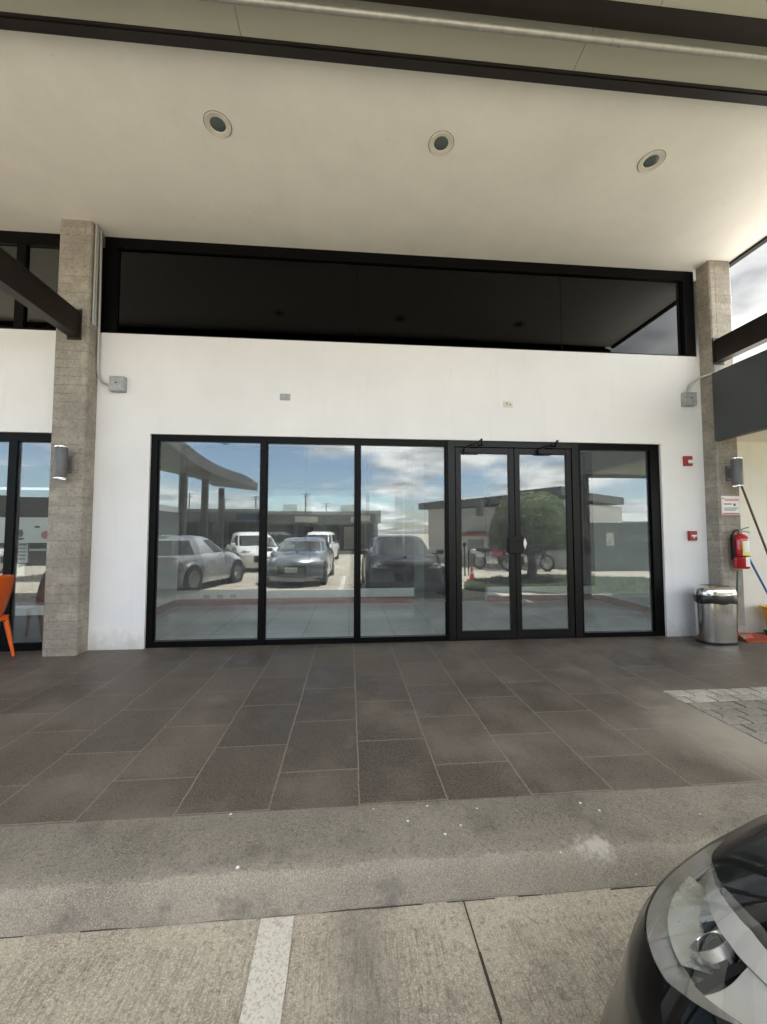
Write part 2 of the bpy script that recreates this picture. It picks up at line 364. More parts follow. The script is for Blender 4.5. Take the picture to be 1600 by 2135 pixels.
# ------------------------------------------------------------------ mesh helpers
class MB:
    def __init__(s): s.bm = bmesh.new()
    def box(s, x0, x1, y0, y1, z0, z1, bev=0.0, mat=None):
        t = bmesh.new(); bmesh.ops.create_cube(t, size=1)
        for v in t.verts:
            v.co = Vector((x0 if v.co.x < 0 else x1, y0 if v.co.y < 0 else y1, z0 if v.co.z < 0 else z1))
        if bev: bmesh.ops.bevel(t, geom=t.edges[:], offset=bev, segments=2, affect='EDGES', profile=0.5)
        return s.add(t, mat)
    def add(s, t, mat=None):
        if mat is not None: bmesh.ops.transform(t, matrix=mat, verts=t.verts)
        me = bpy.data.meshes.new('t'); t.to_mesh(me); t.free(); s.bm.from_mesh(me); bpy.data.meshes.remove(me); return s
    def lathe(s, prof, n=32, mat=None, sx=1.0, sy=1.0, caps=True):
        t = bmesh.new(); rings = []
        for r, z in prof:
            rings.append([t.verts.new((r*sx*math.cos(2*PI*i/n), r*sy*math.sin(2*PI*i/n), z)) for i in range(n)])
        for a, b in zip(rings, rings[1:]):
            for i in range(n): t.faces.new((a[i], a[(i+1) % n], b[(i+1) % n], b[i]))
        if caps:
            if prof[0][0] > 1e-4: t.faces.new(rings[0][::-1])
            if prof[-1][0] > 1e-4: t.faces.new(rings[-1])
        bmesh.ops.remove_doubles(t, verts=t.verts, dist=1e-5)
        return s.add(t, mat)
    def tube(s, pts, r, n=10, rs=None, caps=True):
        pts = [Vector(p) for p in pts]; t = bmesh.new(); rings = []
        up = None
        for i, p in enumerate(pts):
            d = (pts[min(i+1, len(pts)-1)] - pts[max(i-1, 0)]).normalized()
            if up is None: up = Vector((0, 0, 1)) if abs(d.z) < 0.9 else Vector((1, 0, 0))
            a = d.cross(up).normalized(); b = a.cross(d).normalized(); up = b
            rr = rs[i] if rs else r
            rings.append([t.verts.new(p + a*math.cos(2*PI*k/n)*rr + b*math.sin(2*PI*k/n)*rr) for k in range(n)])
        for a, b in zip(rings, rings[1:]):
            for i in range(n): t.faces.new((a[i], a[(i+1) % n], b[(i+1) % n], b[i]))
        if caps: t.faces.new(rings[0][::-1]); t.faces.new(rings[-1])
        return s.add(t)
    def prism(s, poly, z0, z1, mat=None):
        t = bmesh.new()
        a = [t.verts.new((x, y, z0)) for x, y in poly]; b = [t.verts.new((x, y, z1)) for x, y in poly]
        t.faces.new(a[::-1]); t.faces.new(b); n = len(poly)
        for i in range(n): t.faces.new((a[i], a[(i+1) % n], b[(i+1) % n], b[i]))
        return s.add(t, mat)
    def grid(s, rows, close=False, mat=None):
        t = bmesh.new(); vs = [[t.verts.new(p) for p in r] for r in rows]
        for a, b in zip(vs, vs[1:]):
            m = len(a)
            for i in range(m if close else m-1):
                try: t.faces.new((a[i], a[(i+1) % m], b[(i+1) % m], b[i]))
                except ValueError: pass
        return s.add(t, mat)
    def build(s, name, mat, parent=None, smooth=False, bevel=0.0, angle=40, weld=True):
        if weld: bmesh.ops.remove_doubles(s.bm, verts=s.bm.verts, dist=1e-6)
        bmesh.ops.recalc_face_normals(s.bm, faces=s.bm.faces)
        me = bpy.data.meshes.new(name); s.bm.to_mesh(me); s.bm.free()
        me.materials.append(M[mat])
        o = bpy.data.objects.new(name, me); COL.objects.link(o)
        if parent is not None:
            o.parent = parent
        if smooth:
            for p in me.polygons: p.use_smooth = True
            me.set_sharp_from_angle(angle=R(angle))
        if bevel:
            b = o.modifiers.new('bevel', 'BEVEL'); b.width = bevel; b.segments = 2; b.limit_method = 'ANGLE'; b.angle_limit = R(50)
        return o

def T(x=0, y=0, z=0, rx=0, ry=0, rz=0):
    return Matrix.Translation((x, y, z)) @ Matrix.Rotation(rz, 4, 'Z') @ Matrix.Rotation(ry, 4, 'Y') @ Matrix.Rotation(rx, 4, 'X')
def tag(o, label, cat, group=None, kind=None):
    o['label'] = label; o['category'] = cat
    if group: o['group'] = group
    if kind: o['kind'] = kind
    return o
def empty(name, loc=(0, 0, 0), rz=0, **kw):
    o = bpy.data.objects.new(name, None); COL.objects.link(o); o.location = loc; o.rotation_euler = (0, 0, rz)
    o.empty_display_size = 0.2
    if kw: tag(o, **kw)
    return o
def structure(o, label, cat='ground'):
    o['kind'] = 'structure'; o['label'] = label; o['category'] = cat; return o
def copy_tree(o, parent=None, data=True):
    c = o.copy(); COL.objects.link(c)
    if parent is not None: c.parent = parent
    for ch in [x for x in bpy.data.objects if x.parent == o]: copy_tree(ch, c)
    return c

Z0 = -0.15      # street level; the walkway is z = 0
# ------------------------------------------------------------------ ground
m = MB(); m.grid([[(-400, -400, Z0), (400, -400, Z0)], [(-400, 400, Z0), (400, 400, Z0)]])
structure(m.build('ground', 'street_concrete'), 'beige broom-finished concrete parking surface in front of the kerb')
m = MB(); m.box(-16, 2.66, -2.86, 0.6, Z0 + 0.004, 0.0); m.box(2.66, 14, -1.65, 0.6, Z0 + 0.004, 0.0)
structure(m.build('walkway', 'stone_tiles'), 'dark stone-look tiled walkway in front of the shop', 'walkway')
# kerb strip, slightly battered face, worn edge
m = MB(); rows = []
xs = [-16 + i*0.1 for i in range(301)]
for y, z in ((-2.86, Z0 + 0.005), (-2.86, 0.0), (-3.0, -0.002), (-3.14, -0.005), (-3.178, -0.012), (-3.20, -0.030), (-3.214, -0.06), (-3.236, Z0 + 0.003)):
    rr = []
    for i, x in enumerate(xs):
        w = 0.004*math.sin(x*3.1) + 0.003*math.sin(x*11.7+1) + random.uniform(-0.002, 0.002)
        rr.append((x, y + (w if y < -3.1 else 0), z + (random.uniform(-0.002, 0.0015) if -0.1 < z < -0.001 else 0)))
    rows.append(rr)
m.grid(rows); structure(m.build('kerb', 'kerb_concrete', smooth=True, angle=60), 'rough grey-brown concrete kerb with white drips', 'kerb')
# joint in the street slab: dark sealant strip between two trowelled lips
m = MB(); 
for i in range(140):
    y_ = -3.237-i*0.2; w0 = 0.0035+random.uniform(-0.0012, 0.002); xo = 0.469+random.uniform(-0.001, 0.001)
    m.box(xo-w0, xo+w0, y_-0.2, y_, Z0 + 0.001, Z0 + 0.003)
structure(m.build('joint_filler', 'ink_brown'), 'thin dark joint between two parking slabs', 'slab joint')
m = MB()
for i in range(300):
    if random.random() < 0.72: m.box(-16+i*0.1, -15.9+i*0.1, -3.2385-random.uniform(0, 0.002), -3.2365, Z0 + 0.001, Z0 + 0.003)
structure(m.build('kerb_joint', 'ink_brown'), 'thin dark joint along the foot of the kerb', 'slab joint')
m = MB()
pts = []
for i in range(60):
    pts.append((-0.333 + random.uniform(-0.003, 0.003) + i*0.0012, -3.245 - i*0.1))
rt_ = []
for i in range(60):
    rt_.append((-0.208 + random.uniform(-0.003, 0.003) + i*0.0012, -3.245 - i*0.1))
m.grid([[(x, y, Z0 + 0.004) for x, y in pts], [(x, y, Z0 + 0.004) for x, y in rt_]])
structure(m.build('parking_line', 'worn_line'), 'worn white parking bay line running from the kerb', 'road marking')
# paved ramp at the right
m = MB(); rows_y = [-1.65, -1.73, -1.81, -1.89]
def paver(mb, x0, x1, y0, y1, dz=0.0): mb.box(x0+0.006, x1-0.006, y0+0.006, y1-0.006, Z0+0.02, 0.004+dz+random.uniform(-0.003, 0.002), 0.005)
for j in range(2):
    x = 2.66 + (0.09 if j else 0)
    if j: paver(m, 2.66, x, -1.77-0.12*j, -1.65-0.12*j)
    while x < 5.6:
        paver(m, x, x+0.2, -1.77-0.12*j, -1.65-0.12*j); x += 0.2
structure(m.build('sun_painted_pavers', 'paver_sun_painted'), 'row of pavers at the top of the ramp, whitened as a painted sun patch', 'paving')
m = MB()
for j in range(2, 14):
    x = 2.66; y1 = -1.65-0.12*j
    if j % 2: paver(m, x, x+0.09, y1-0.12, y1); x += 0.09
    while x < 5.6:
        paver(m, x, x+0.2, y1-0.12, y1); x += 0.2
structure(m.build('ramp_paving', 'paver_grey'), 'worn grey brick pavers of the ramp at the right', 'paving')
m = MB(); m.box(2.66, 14, -3.2, -1.65, Z0 + 0.004, -0.005)
structure(m.build('ramp_bed', 'ink_brown'), 'sandy bed between the grey ramp pavers', 'paving')

# ------------------------------------------------------------------ the shop building
SH = empty('shop_building', (0, 0, 0), label='white rendered shop building with dark framed glass front, concrete columns and tall clerestory glazing', cat='building')
m = MB()
m.box(-3.34, -2.37, 0, 0.2, 0, 3.735); m.box(4.12, 5.03, 0, 0.2, 0, 3.735); m.box(-2.37, 4.12, 0, 0.2, 2.525, 3.735)
m.box(-9.2, -3.34, 0, 0.2, 2.515, 3.735); m.box(-14, -9.2, 0, 0.2, 0, 3.735)
m.build('front_wall', 'white_plaster', SH)
m = MB(); m.box(-14, 5.05, -2.09, 0.25, 4.96, 5.15); m.build('soffit', 'soffit_plaster', SH)
m = MB(); m.box(5.05, 5.12, -2.09, 6.0, 4.93, 5.2); m.build('roof_edge', 'black_frame', SH)
m = MB(); m.box(-14, 5.05, 0.25, 6.0, 4.97, 5.15); m.build('roof', 'roof_dark', SH)
# columns
def column(x0, x1, gx):
    m = MB(); pr = [(x0+0.015, -0.2), (x1-0.015, -0.2), (x1, -0.185), (x1, 0), (x0, 0), (x0, -0.185)]
    # a vertical groove near one edge, as cast
    t = [(x0+0.015, -0.2), (gx-0.014, -0.2), (gx-0.005, -0.197), (gx+0.005, -0.197), (gx+0.014, -0.2), (x1-0.015, -0.2), (x1, -0.185), (x1, -0.0005), (x0, -0.0005), (x0, -0.185)]
    m.prism(t, 0, 4.959); m.build('column', 'board_concrete', SH)
column(-3.34, -2.985, -3.05); column(4.73, 5.03, 4.80)

def pane(x0, x1, y, z0, z1, mat, par, tilt):
    w, h = (x1-x0)/2, (z1-z0)/2
    g = MB(); g.box(-w, w, -0.003, 0.003, -h, h); o = g.build('pane', mat, par)
    o.location = ((x0+x1)/2, y, (z0+z1)/2); o.rotation_euler = (random.uniform(-tilt, tilt), 0, random.uniform(-tilt, tilt))
    return o
def window(name, x0, x1, z0, z1, y=0.03, l=0.06, r=0.06, b=0.06, t=0.06, d=0.09, frame='black_frame', gl='shop_glass', par=SH, mull=()):
    m = MB(); m.box(x0, x0+l, y, y+d, z0, z1, 0.003); m.box(x1-r, x1, y, y+d, z0, z1, 0.003)
    m.box(x0+l, x1-r, y+0.002, y+d-0.002, z0, z0+b, 0.003); m.box(x0+l, x1-r, y+0.002, y+d-0.002, z1-t, z1, 0.003)
    for mx, mw in mull:
        if mw > 0.01: m.box(mx-mw/2, mx+mw/2, y+0.004, y+d-0.004, z0+b, z1-t)
        else: m.box(mx-0.002, mx+0.002, y+0.0345, y+0.0365, z0+b, z1-t)
    # glazing bead
    q = 0.012
    m.box(x0+l, x0+l+q, y+0.02, y+0.06, z0+b, z1-t); m.box(x1-r-q, x1-r, y+0.02, y+0.06, z0+b, z1-t)
    f = m.build(name, frame, par)
    ps = sorted([x0+l] + [v for mx, mw in mull for v in (mx-mw/2, mx+mw/2)] + [x1-r])
    for a, c in zip(ps[::2], ps[1::2]): pane(a+(0.0 if 'transom' in gl else 0.001), c-(0.0 if 'transom' in gl else 0.001), y+0.04, z0+b+0.001, z1-t-0.001, gl, f, 0.0 if 'transom' in gl else 0.0022)
    return f
window('shop_window', -2.37, -1.05, 0, 2.525, l=0.075, r=0.035, b=0.07, t=0.07)
window('shop_window', -1.05, 0.1, 0, 2.525, l=0.035, r=0.03, b=0.065, t=0.075)
window('shop_window', 0.1, 1.245, 0, 2.525, l=0.03, r=0.025, b=0.065, t=0.075)
window('shop_window', 2.985, 4.12, 0, 2.525, l=0.03, r=0.13, b=0.06, t=0.085)
# transoms (clerestory)
window('clerestory_window', -2.985, 4.73, 3.74, 4.958, y=0.04, l=0.15, r=0.16, b=0.03, t=0.13, gl='transom_glass', mull=((0.095, 0.0008), (2.82, 0.0008)))
window('clerestory_window', -9.2, -3.34, 3.74, 4.958, y=0.04, l=0.15, r=0.03, b=0.04, t=0.15, gl='tinted_glass', mull=((-6.2, 0.1), (-3.93, 0.1)))
# left shopfront
window('shop_window', -6.2, -3.345, 0, 2.513, l=0.08, r=0.03, b=0.09, t=0.10, mull=((-3.91, 0.09),))
window('shop_window', -9.2, -6.2, 0, 2.513, l=0.08, r=0.03, b=0.09, t=0.10)
# door surround
m = MB(); m.box(1.245, 1.335, 0.02, 0.13, 0, 2.525, 0.003); m.box(2.895, 2.985, 0.02, 0.13, 0, 2.525, 0.003); m.box(1.335, 2.895, 0.022, 0.128, 2.445, 2.525, 0.003)
m.box(1.335, 2.895, 0.03, 0.12, 0.001, 0.012); m.build('door_surround', 'door_frame', SH)
def door(x0, x1, hinge_left):
    m = MB(); y = 0.028; d = 0.05; z0, z1 = 0.018, 2.438
    m.box(x0, x0+0.07, y, y+d, z0, z1, 0.004); m.box(x1-0.07, x1, y, y+d, z0, z1, 0.004)
    m.box(x0+0.07, x1-0.07, y+0.001, y+d-0.001, z0, z0+0.10, 0.003); m.box(x0+0.07, x1-0.07, y+0.001, y+d-0.001, z1-0.075, z1, 0.003)
    f = m.build('glass_door', 'door_frame', SH)
    pane(x0+0.071, x1-0.071, y+0.025, z0+0.101, z1-0.076, 'shop_glass', f, 0.003)
    # closer: body on the top rail, folded arm
    cx = x0 + (0.10 if hinge_left else 0.30)
    c = MB(); c.box(cx, cx+0.22, y-0.06, y-0.001, z1-0.075, z1-0.015, 0.006)
    c.tube([(cx+0.06, y-0.035, z1-0.014), (cx+0.06, y-0.035, z1+0.012)], 0.014)
    c.tube([(cx+0.05, y-0.04, z1+0.008), (cx+0.17, y-0.21, z1+0.045)], 0.010)
    c.tube([(cx+0.17, y-0.21, z1+0.05), (cx+0.24, y-0.02, z1+0.035)], 0.010)
    c.tube([(cx+0.17, y-0.21, z1+0.03), (cx+0.17, y-0.21, z1+0.065)], 0.014)
    c.box(cx+0.20, cx+0.28, y-0.025, y-0.012, z1+0.03, z1+0.06)
    c.build('door_closer', 'black_plastic', f)
    # lock box on the meeting stile
    lx = x1-0.085 if hinge_left else x0-0.005
    h = MB(); h.box(lx-0.005, lx+0.10, y-0.028, y-0.001, 1.08, 1.30, 0.008)
    h.tube([(lx+0.045, y-0.028, 1.24), (lx+0.045, y-0.04, 1.24)], 0.018, 16)
    hh = h.build('lock_box', 'black_plastic', f)
    if not hinge_left:
        s = MB(); s.prism([(0, -0.075), (0.026, 0), (0, 0.075), (-0.026, 0)], 0, 0.002, T(lx+0.125, y-0.004, 1.21, rx=PI/2)); s.build('sticker', 'label_white', hh)
    return f
door(1.345, 2.112, True); door(2.120, 2.885, False)

# interior of the empty unit
m = MB(); m.box(-3.2, 5.0, 0.2, 2.76, -0.1, 0.002); m.build('room_floor', 'room_tiles', SH)
m = MB(); m.box(-3.2, 5.0, 0.2, 2.9, 3.0, 3.1); m.build('room_ceiling', 'room_plaster', SH)
m = MB(); m.box(-3.3, -3.16, 0.2, 2.9, 0, 3.0); m.build('side_wall', 'room_plaster', SH)
m = MB(); m.box(-3.16, -2.98, 0.9, 1.3, 0, 3.0); m.build('pilaster', 'room_plaster', SH)
m = MB(); m.box(4.95, 5.1, 0.2, 6.0, 0, 4.96); m.build('side_wall', 'room_plaster', SH)
m = MB(); m.box(-3.16, -3.145, 0.2, 0.9, 0.002, 0.12); m.box(-3.16, -3.145, 1.3, 2.745, 0.002, 0.12); m.box(-2.98, -2.965, 0.9, 1.3, 0.002, 0.12)
m.box(-3.145, 1.25, 2.745, 2.76, 0.002, 0.12); m.box(2.7, 4.935, 2.745, 2.76, 0.002, 0.12); m.box(4.935, 4.95, 0.2, 2.745, 0.002, 0.12)
m.build('skirting', 'skirting_red', SH)
m = MB(); m.box(-3.16, 1.25, 2.76, 2.9, 0, 0.28); m.box(2.7, 4.95, 2.76, 2.9, 0, 0.28); lw = m.build('low_wall', 'white_plaster', SH)
for x in (-2.62, -2.38, -2.14, -1.18, -0.94, -0.74, 0.44, 3.3):
    s = MB(); s.box(x-0.055, x+0.055, 2.75, 2.759, 0.13, 0.20, 0.003); s.box(x-0.025, x+0.025, 2.747, 2.750, 0.15, 0.18)
    s.build('socket', 'white_plastic' if x > -2 else 'box_grey', lw)
bw = window('back_window', -3.16, 1.25, 0.28, 3.0, y=2.78, l=0.07, r=0.16, b=0.04, t=0.06, gl='clear_glass', mull=((-0.82, 0.07), (0.35, 0.07)))
bw = window('back_window', 2.7, 4.95, 0.28, 3.0, y=2.78, l=0.07, r=0.16, b=0.04, t=0.06, gl='clear_glass', mull=())
m = MB(); m.box(1.25, 1.45, 2.76, 2.95, 0, 3.0); m.build('room_pillar', 'wall_dark', SH)
# dark void above the ceilings behind the clerestory, and the left unit
m = MB(); m.box(-14, 5.1, 5.9, 6.0, 2.5, 4.96); m.box(-3.4, -2.3, 5.9, 6.0, 0, 2.5); m.box(1.25, 5.1, 5.9, 6.0, 0, 2.5); m.box(-2.3, 1.25, 5.9, 6.0, 0, 1.94); m.box(-14.1, -14, 0, 6, 0, 4.96); m.build('rear_wall', 'inner_dark', SH)
m = MB(); m.box(-3.3, 5.1, 2.95, 5.899, 2.33, 2.45); m.build('rear_awning', 'wall_dark', SH)
m = MB(); m.box(-3.3, 5.1, 2.95, 5.899, -0.1, 0.001); m.build('back_floor', 'wall_dark', SH)
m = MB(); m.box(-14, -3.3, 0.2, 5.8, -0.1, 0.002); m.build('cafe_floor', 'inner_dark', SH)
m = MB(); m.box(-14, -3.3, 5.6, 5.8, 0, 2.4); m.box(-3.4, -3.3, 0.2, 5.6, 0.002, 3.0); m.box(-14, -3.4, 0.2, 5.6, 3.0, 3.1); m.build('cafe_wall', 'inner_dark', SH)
# recessed downlights
for x in (-1.177, 0.833, 2.913):
    d = MB(); mt = T(x, -1.45, 4.96, rx=PI)
    d.lathe([(0.072, -0.02), (0.076, 0.004), (0.110, 0.009), (0.113, 0.001)], 40, mt, caps=False)
    dl = d.build('downlight', 'trim_cream', SH, smooth=True)
    q = MB(); q.lathe([(0.0, 0.014), (0.035, 0.011), (0.062, 0.003), (0.071, -0.002)], 32, mt, caps=False); q.build('lamp_lens', 'lens_grey', dl, smooth=True)
    q = MB(); q.lathe([(0.113, 0.0002), (0.117, 0.003), (0.119, 0.0002)], 40, mt, caps=False); q.build('outer_ring', 'ink_grey', dl, smooth=True)  # thin dark grey ring around the trim

# ------------------------------------------------------------------ outer canopy over walkway and kerb
CA = empty('canopy', (0, -3, 4.9), label='outer canopy of green-grey ceiling panels on dark brown steel beams', cat='canopy')
CA.location = (0, 0, 0)
m = MB(); m.box(-14, 5.05, -2.165, -2.095, 4.845, 4.905); m.box(-14, 5.05, -2.187, -2.168, 4.853, 4.96); m.build('beam', 'brown_steel', CA)
m = MB(); m.box(-14, 5.05, -2.625, -2.49, 4.80, 4.96); m.build('beam', 'brown_steel', CA)
m = MB(); m.box(-14, 5.05, -5.5, -5.3, 4.75, 5.2); m.build('front_beam', 'brown_steel', CA)
m = MB(); m.box(4.98, 5.05, -5.3, -2.63, 4.80, 5.2); m.build('end_beam', 'brown_steel', CA)
m = MB()
def panels(y0, y1, xs_, z):
    for a, b in zip(xs_, xs_[1:]): m.box(a+0.002, b-0.002, y0, y1, z, z+0.014)
panels(-2.488, -2.189, [-14, -8.2, -4.5, -0.78, 1.68, 4.98], 4.858); panels(-3.6, -2.627, [-14, -8, -5.2, -2.3, 0.0, 2.02, 4.98], 4.806); panels(-5.3, -3.604, [-14, -8, -5, -2.1, 0.1, 2.4, 4.98], 4.806)
m.build('ceiling_panels', 'panel_paint', CA)
m = MB(); m.box(-14, 4.98, -5.3, -2.1, 4.9605, 5.1); m.build('deck', 'roof_dark', CA)
PP = empty('metal_pipe', (0, -2.48, 4.76), label='galvanised metal pipe running under the brown canopy beam', cat='pipe'); PP.location = (0, 0, 0)
m = MB(); m.tube([(-14, -2.455, 4.762), (4.9, -2.455, 4.762)], 0.021, 16); m.build('pipe', 'galvanised', PP, smooth=True)
for x in (0.33, 1.80, 1.86, -3.0, -5.0):
    m = MB(); m.tube([(x, -2.455, 4.762), (x+0.016, -2.455, 4.762)], 0.0245, 16); m.build('clamp', 'galvanised', PP, smooth=True)

def steel_beam(x, y0, y1, label, sgn):
    b = empty('steel_beam', (x, y0, 3.55), label=label, cat='beam', group='brown steel beams bolted to the columns')
    m = MB(); m.box(-0.055, 0.055, y1-y0, -0.014, 0.30, 0.312); m.box(-0.055, 0.055, y1-y0, -0.014, 0.02, 0.032); m.box(-0.05, 0.05, y1-y0, -0.014, 0.032, 0.30)
    m.build('beam', 'brown_steel', b)
    m = MB(); m.box(-0.075, 0.075, -0.014, 0, -0.01, 0.345, 0.002)
    for bx in (-0.06, 0.06):
        for bz in (0.05, 0.29): m.lathe([(0.012, 0), (0.012, 0.008)], 6, T(bx, -0.014, bz, rx=PI/2))
    m.build('end_plate', 'brown_steel', b)
    return b
steel_beam(-3.13, -0.2, -5.3, 'dark brown steel beam bolted to the left concrete column', 1)
steel_beam(4.80, -0.2, -5.3, 'dark brown steel beam bolted to the right concrete column', 1)

# ------------------------------------------------------------------ grey side canopy and annex at the right
GC = empty('side_canopy', (0, 0, 0), label='dark grey flat side canopy with deep fascia on square posts at the right', cat='canopy')
m = MB(); m.box(4.70, 4.78, -3.06, -0.205, 2.53, 3.42); m.box(4.78, 12, -3.06, -2.98, 2.53, 3.42); m.build('fascia', 'grey_fascia', GC)
m = MB(); m.box(4.78, 12, -2.98, -0.205, 2.60, 2.64); m.box(5.04, 12, -0.205, 0.1, 2.60, 2.64); m.build('ceiling', 'cream_wall', GC)
m = MB(); m.box(4.78, 12, -2.98, -0.205, 3.30, 3.36); m.box(5.04, 12, -0.205, 4, 3.30, 3.36); m.build('roof', 'canopy_roofing', GC)
for x in (4.80, 8.6):
    m = MB(); m.box(x, x+0.17, -2.97, -2.80, Z0+0.006, 2.6); m.build('post', 'grey_fascia', GC)
AN = empty('annex_wall', (0, 0, 0), label='cream rendered wall under the grey side canopy at the right', cat='wall')
m = MB(); m.box(5.031, 12, 0.1, 0.3, 0, 3.299); m.build('wall', 'cream_wall', AN)
# small bottles left on the canopy roof behind the brown beam
for i, (x, y, h) in enumerate(((4.99, -0.9, 0.20), (5.05, -0.84, 0.24), (5.12, -0.78, 0.16))):
    b = empty('bottle', (x, y, 3.36)); tag(b, ['pale plastic bottle left on the grey canopy roof, nearest the viewer', 'tallest pale bottle left on the grey canopy roof', 'smallest pale bottle left on the grey canopy roof'][i], 'bottle', 'bottles on the canopy roof')
    q = MB(); q.lathe([(0.035, 0), (0.035, h*0.65), (0.014, h*0.82), (0.014, h*0.9)], 14); q.build('body', 'label_white', b, smooth=True)
    q = MB(); q.lathe([(0.017, h*0.9), (0.017, h)], 12); q.build('cap', 'paper_pink', b, smooth=True)

# ------------------------------------------------------------------ things on the wall
def wall_lamp(x, label):
    b = empty('wall_lamp', (x, -0.2, 2.11), label=label, cat='wall lamp', group='grey cylinder lamps on the columns')
    m = MB(); m.lathe([(0.056, -0.165), (0.058, -0.16), (0.058, -0.003), (0.0592, -0.002), (0.0592, 0.002), (0.058, 0.003), (0.058, 0.16), (0.056, 0.165)], 32, T(0, -0.125, 0)); m.build('body', 'lamp_grey', b, smooth=True)
    for s in (1, -1):
        m = MB(); m.lathe([(0.06, 0.165), (0.061, 0.168), (0.061, 0.178), (0.048, 0.18), (0.045, 0.165)], 32, T(0, -0.125, 0, rx=0 if s > 0 else PI)); m.build('ring', 'chrome', b, smooth=True)
    m = MB(); m.box(-0.035, 0.035, -0.018, 0, -0.10, 0.10, 0.006); m.box(-0.022, 0.022, -0.07, -0.018, -0.05, 0.05, 0.003); m.build('bracket', 'lamp_grey', b)
wall_lamp(-3.135, 'grey up and down cylinder lamp on the left concrete column'); wall_lamp(4.865, 'grey up and down cylinder lamp on the right concrete column')

def jbox(x, z, label, pts):
    b = empty('junction_box', (x, 0, z), label=label, cat='junction box', group='grey junction boxes fed by conduit')
    m = MB(); m.box(-0.085, 0.085, -0.07, 0, -0.09, 0.09, 0.008); m.build('box', 'box_grey', b)
    m = MB(); m.box(-0.08, 0.08, -0.078, -0.0705, -0.085, 0.085, 0.003); c = m.build('cover', 'box_grey', b)
    m = MB(); m.lathe([(0.009, 0), (0.009, 0.004)], 10, T(0.0, -0.078, 0.005, rx=PI/2)); m.build('screw', 'black_plastic', c)
    m = MB(); m.tube([(p[0]-x, p[1], p[2]-z) for p in pts], 0.014, 12); m.build('conduit', 'conduit_grey', b, smooth=True)
def arc(p0, p1, p2, n=10):
    p0, p1, p2 = map(Vector, (p0, p1, p2)); return [tuple((1-t)**2*p0 + 2*t*(1-t)*p1 + t*t*p2) for t in [i/n for i in range(n+1)]]
jbox(-2.735, 3.10, 'grey junction box whose conduit climbs the left column', arc((-2.815, -0.035, 3.09), (-2.965, -0.03, 3.09), (-2.965, -0.04, 3.30)) + [(-2.966, -0.05, 4.2), (-2.968, -0.07, 4.95)])
jbox(4.52, 3.13, 'grey junction box whose conduit arcs over the right column', arc((4.52, -0.035, 3.22), (4.53, -0.06, 3.40), (4.70, -0.16, 3.42)) + [(4.74, -0.215, 3.44), (4.80, -0.216, 3.445), (4.92, -0.216, 3.45)])
# bundle of old conduits at the right-hand side of the left column, and cables beside the right column
m = MB(); m.tube([(-2.97, -0.12, 3.75), (-2.97, -0.12, 4.95)], 0.013, 8); m.tube([(-2.966, -0.155, 3.75), (-2.966, -0.155, 4.95)], 0.011, 8)
tag(m.build('conduit_bundle', 'conduit_grey', smooth=True), 'pair of grey conduits on the side face of the left column below the ceiling', 'conduit')
m = MB(); m.tube([(5.06, -0.14, 3.37), (5.06, -0.14, 4.35), (5.075, -0.15, 4.5)], 0.013, 8); m.tube([(5.09, -0.12, 3.37), (5.09, -0.12, 4.4)], 0.011, 8); m.tube([(5.05, -0.17, 4.4), (5.04, -0.17, 4.95)], 0.011, 8)
tag(m.build('conduit_run', 'conduit_grey', smooth=True), 'thin pale conduits running up the outer side of the right column', 'conduit')
def plate(x, z, label, w=0.125, h=0.08, mat='label_white'):
    b = empty('outlet_plate', (x, 0, z), label=label, cat='outlet', group='outlet plates high on the white wall')
    m = MB(); m.box(-w/2, w/2, -0.012, 0, -h/2, h/2, 0.003); m.build('plate', mat, b)
    m = MB(); m.box(-w*0.3, -0.005, -0.015, -0.0125, -h*0.2, h*0.25); m.box(0.008, w*0.3, -0.015, -0.0125, -h*0.28, h*0.1); m.build('socket', 'box_grey', b)
plate(-0.796, 3.015, 'small greyish outlet plate high on the wall over the windows', mat='box_grey'); plate(2.038, 3.005, 'small cream outlet plate high on the wall over the doors', mat='trim_cream')

b = empty('alarm_sounder', (4.486, 0, 2.30), label='dark red fire alarm strobe high beside the right column', cat='fire alarm')
m = MB(); m.box(-0.058, 0.058, -0.035, 0, -0.065, 0.065, 0.006); m.build('body', 'red_plastic', b)
m = MB(); m.box(-0.02, 0.05, -0.062, -0.0355, -0.035, 0.01, 0.008); m.build('strobe_lens', 'label_white', b)
b = empty('alarm_pull_station', (4.505, 0, 1.307), label='red manual fire alarm pull station at shoulder height', cat='fire alarm')
m = MB(); m.box(-0.052, 0.052, -0.045, 0, -0.062, 0.062, 0.005); m.build('body', 'red_plastic', b)
m = MB(); m.box(-0.036, 0.036, -0.056, -0.0455, -0.012, 0.012, 0.003); m.box(-0.008, 0.008, -0.054, -0.0455, -0.034, -0.012, 0.002); m.build('pull_handle', 'label_white', b)

# notice on the right column
b = empty('notice_sign', (4.885, -0.201, 1.70), label='white and pink printed notice stuck on the right column', cat='sign')
m = MB(); m.box(-0.128, 0.128, -0.004, 0, -0.118, 0.118); m.build('sheet', 'paper_pink', b)
m = MB(); m.box(-0.115, 0.115, -0.0055, -0.0042, -0.09, 0.045); m.box(-0.125, 0.125, -0.0055, -0.0042, 0.095, 0.116); m.build('white_field', 'label_white', b)
def marks(par, nm, mat, boxes):
    for q in boxes:
        m = MB(); m.box(*q); m.build(nm, mat, par)
marks(b, 'print_line', 'ink_grey', [(-0.10, 0.10-0.02*i, -0.0065, -0.0056, z-0.004, z+0.003) for i, z in enumerate((-0.035, -0.05, -0.065))])
marks(b, 'print_mark', 'ink_grey', [(-0.10, 0.01, -0.0065, -0.0056, 0.008, 0.022), (0.035, 0.065, -0.0065, -0.0056, -0.01, 0.022), (-0.12, -0.095, -0.0065, -0.0056, 0.08, 0.092)])
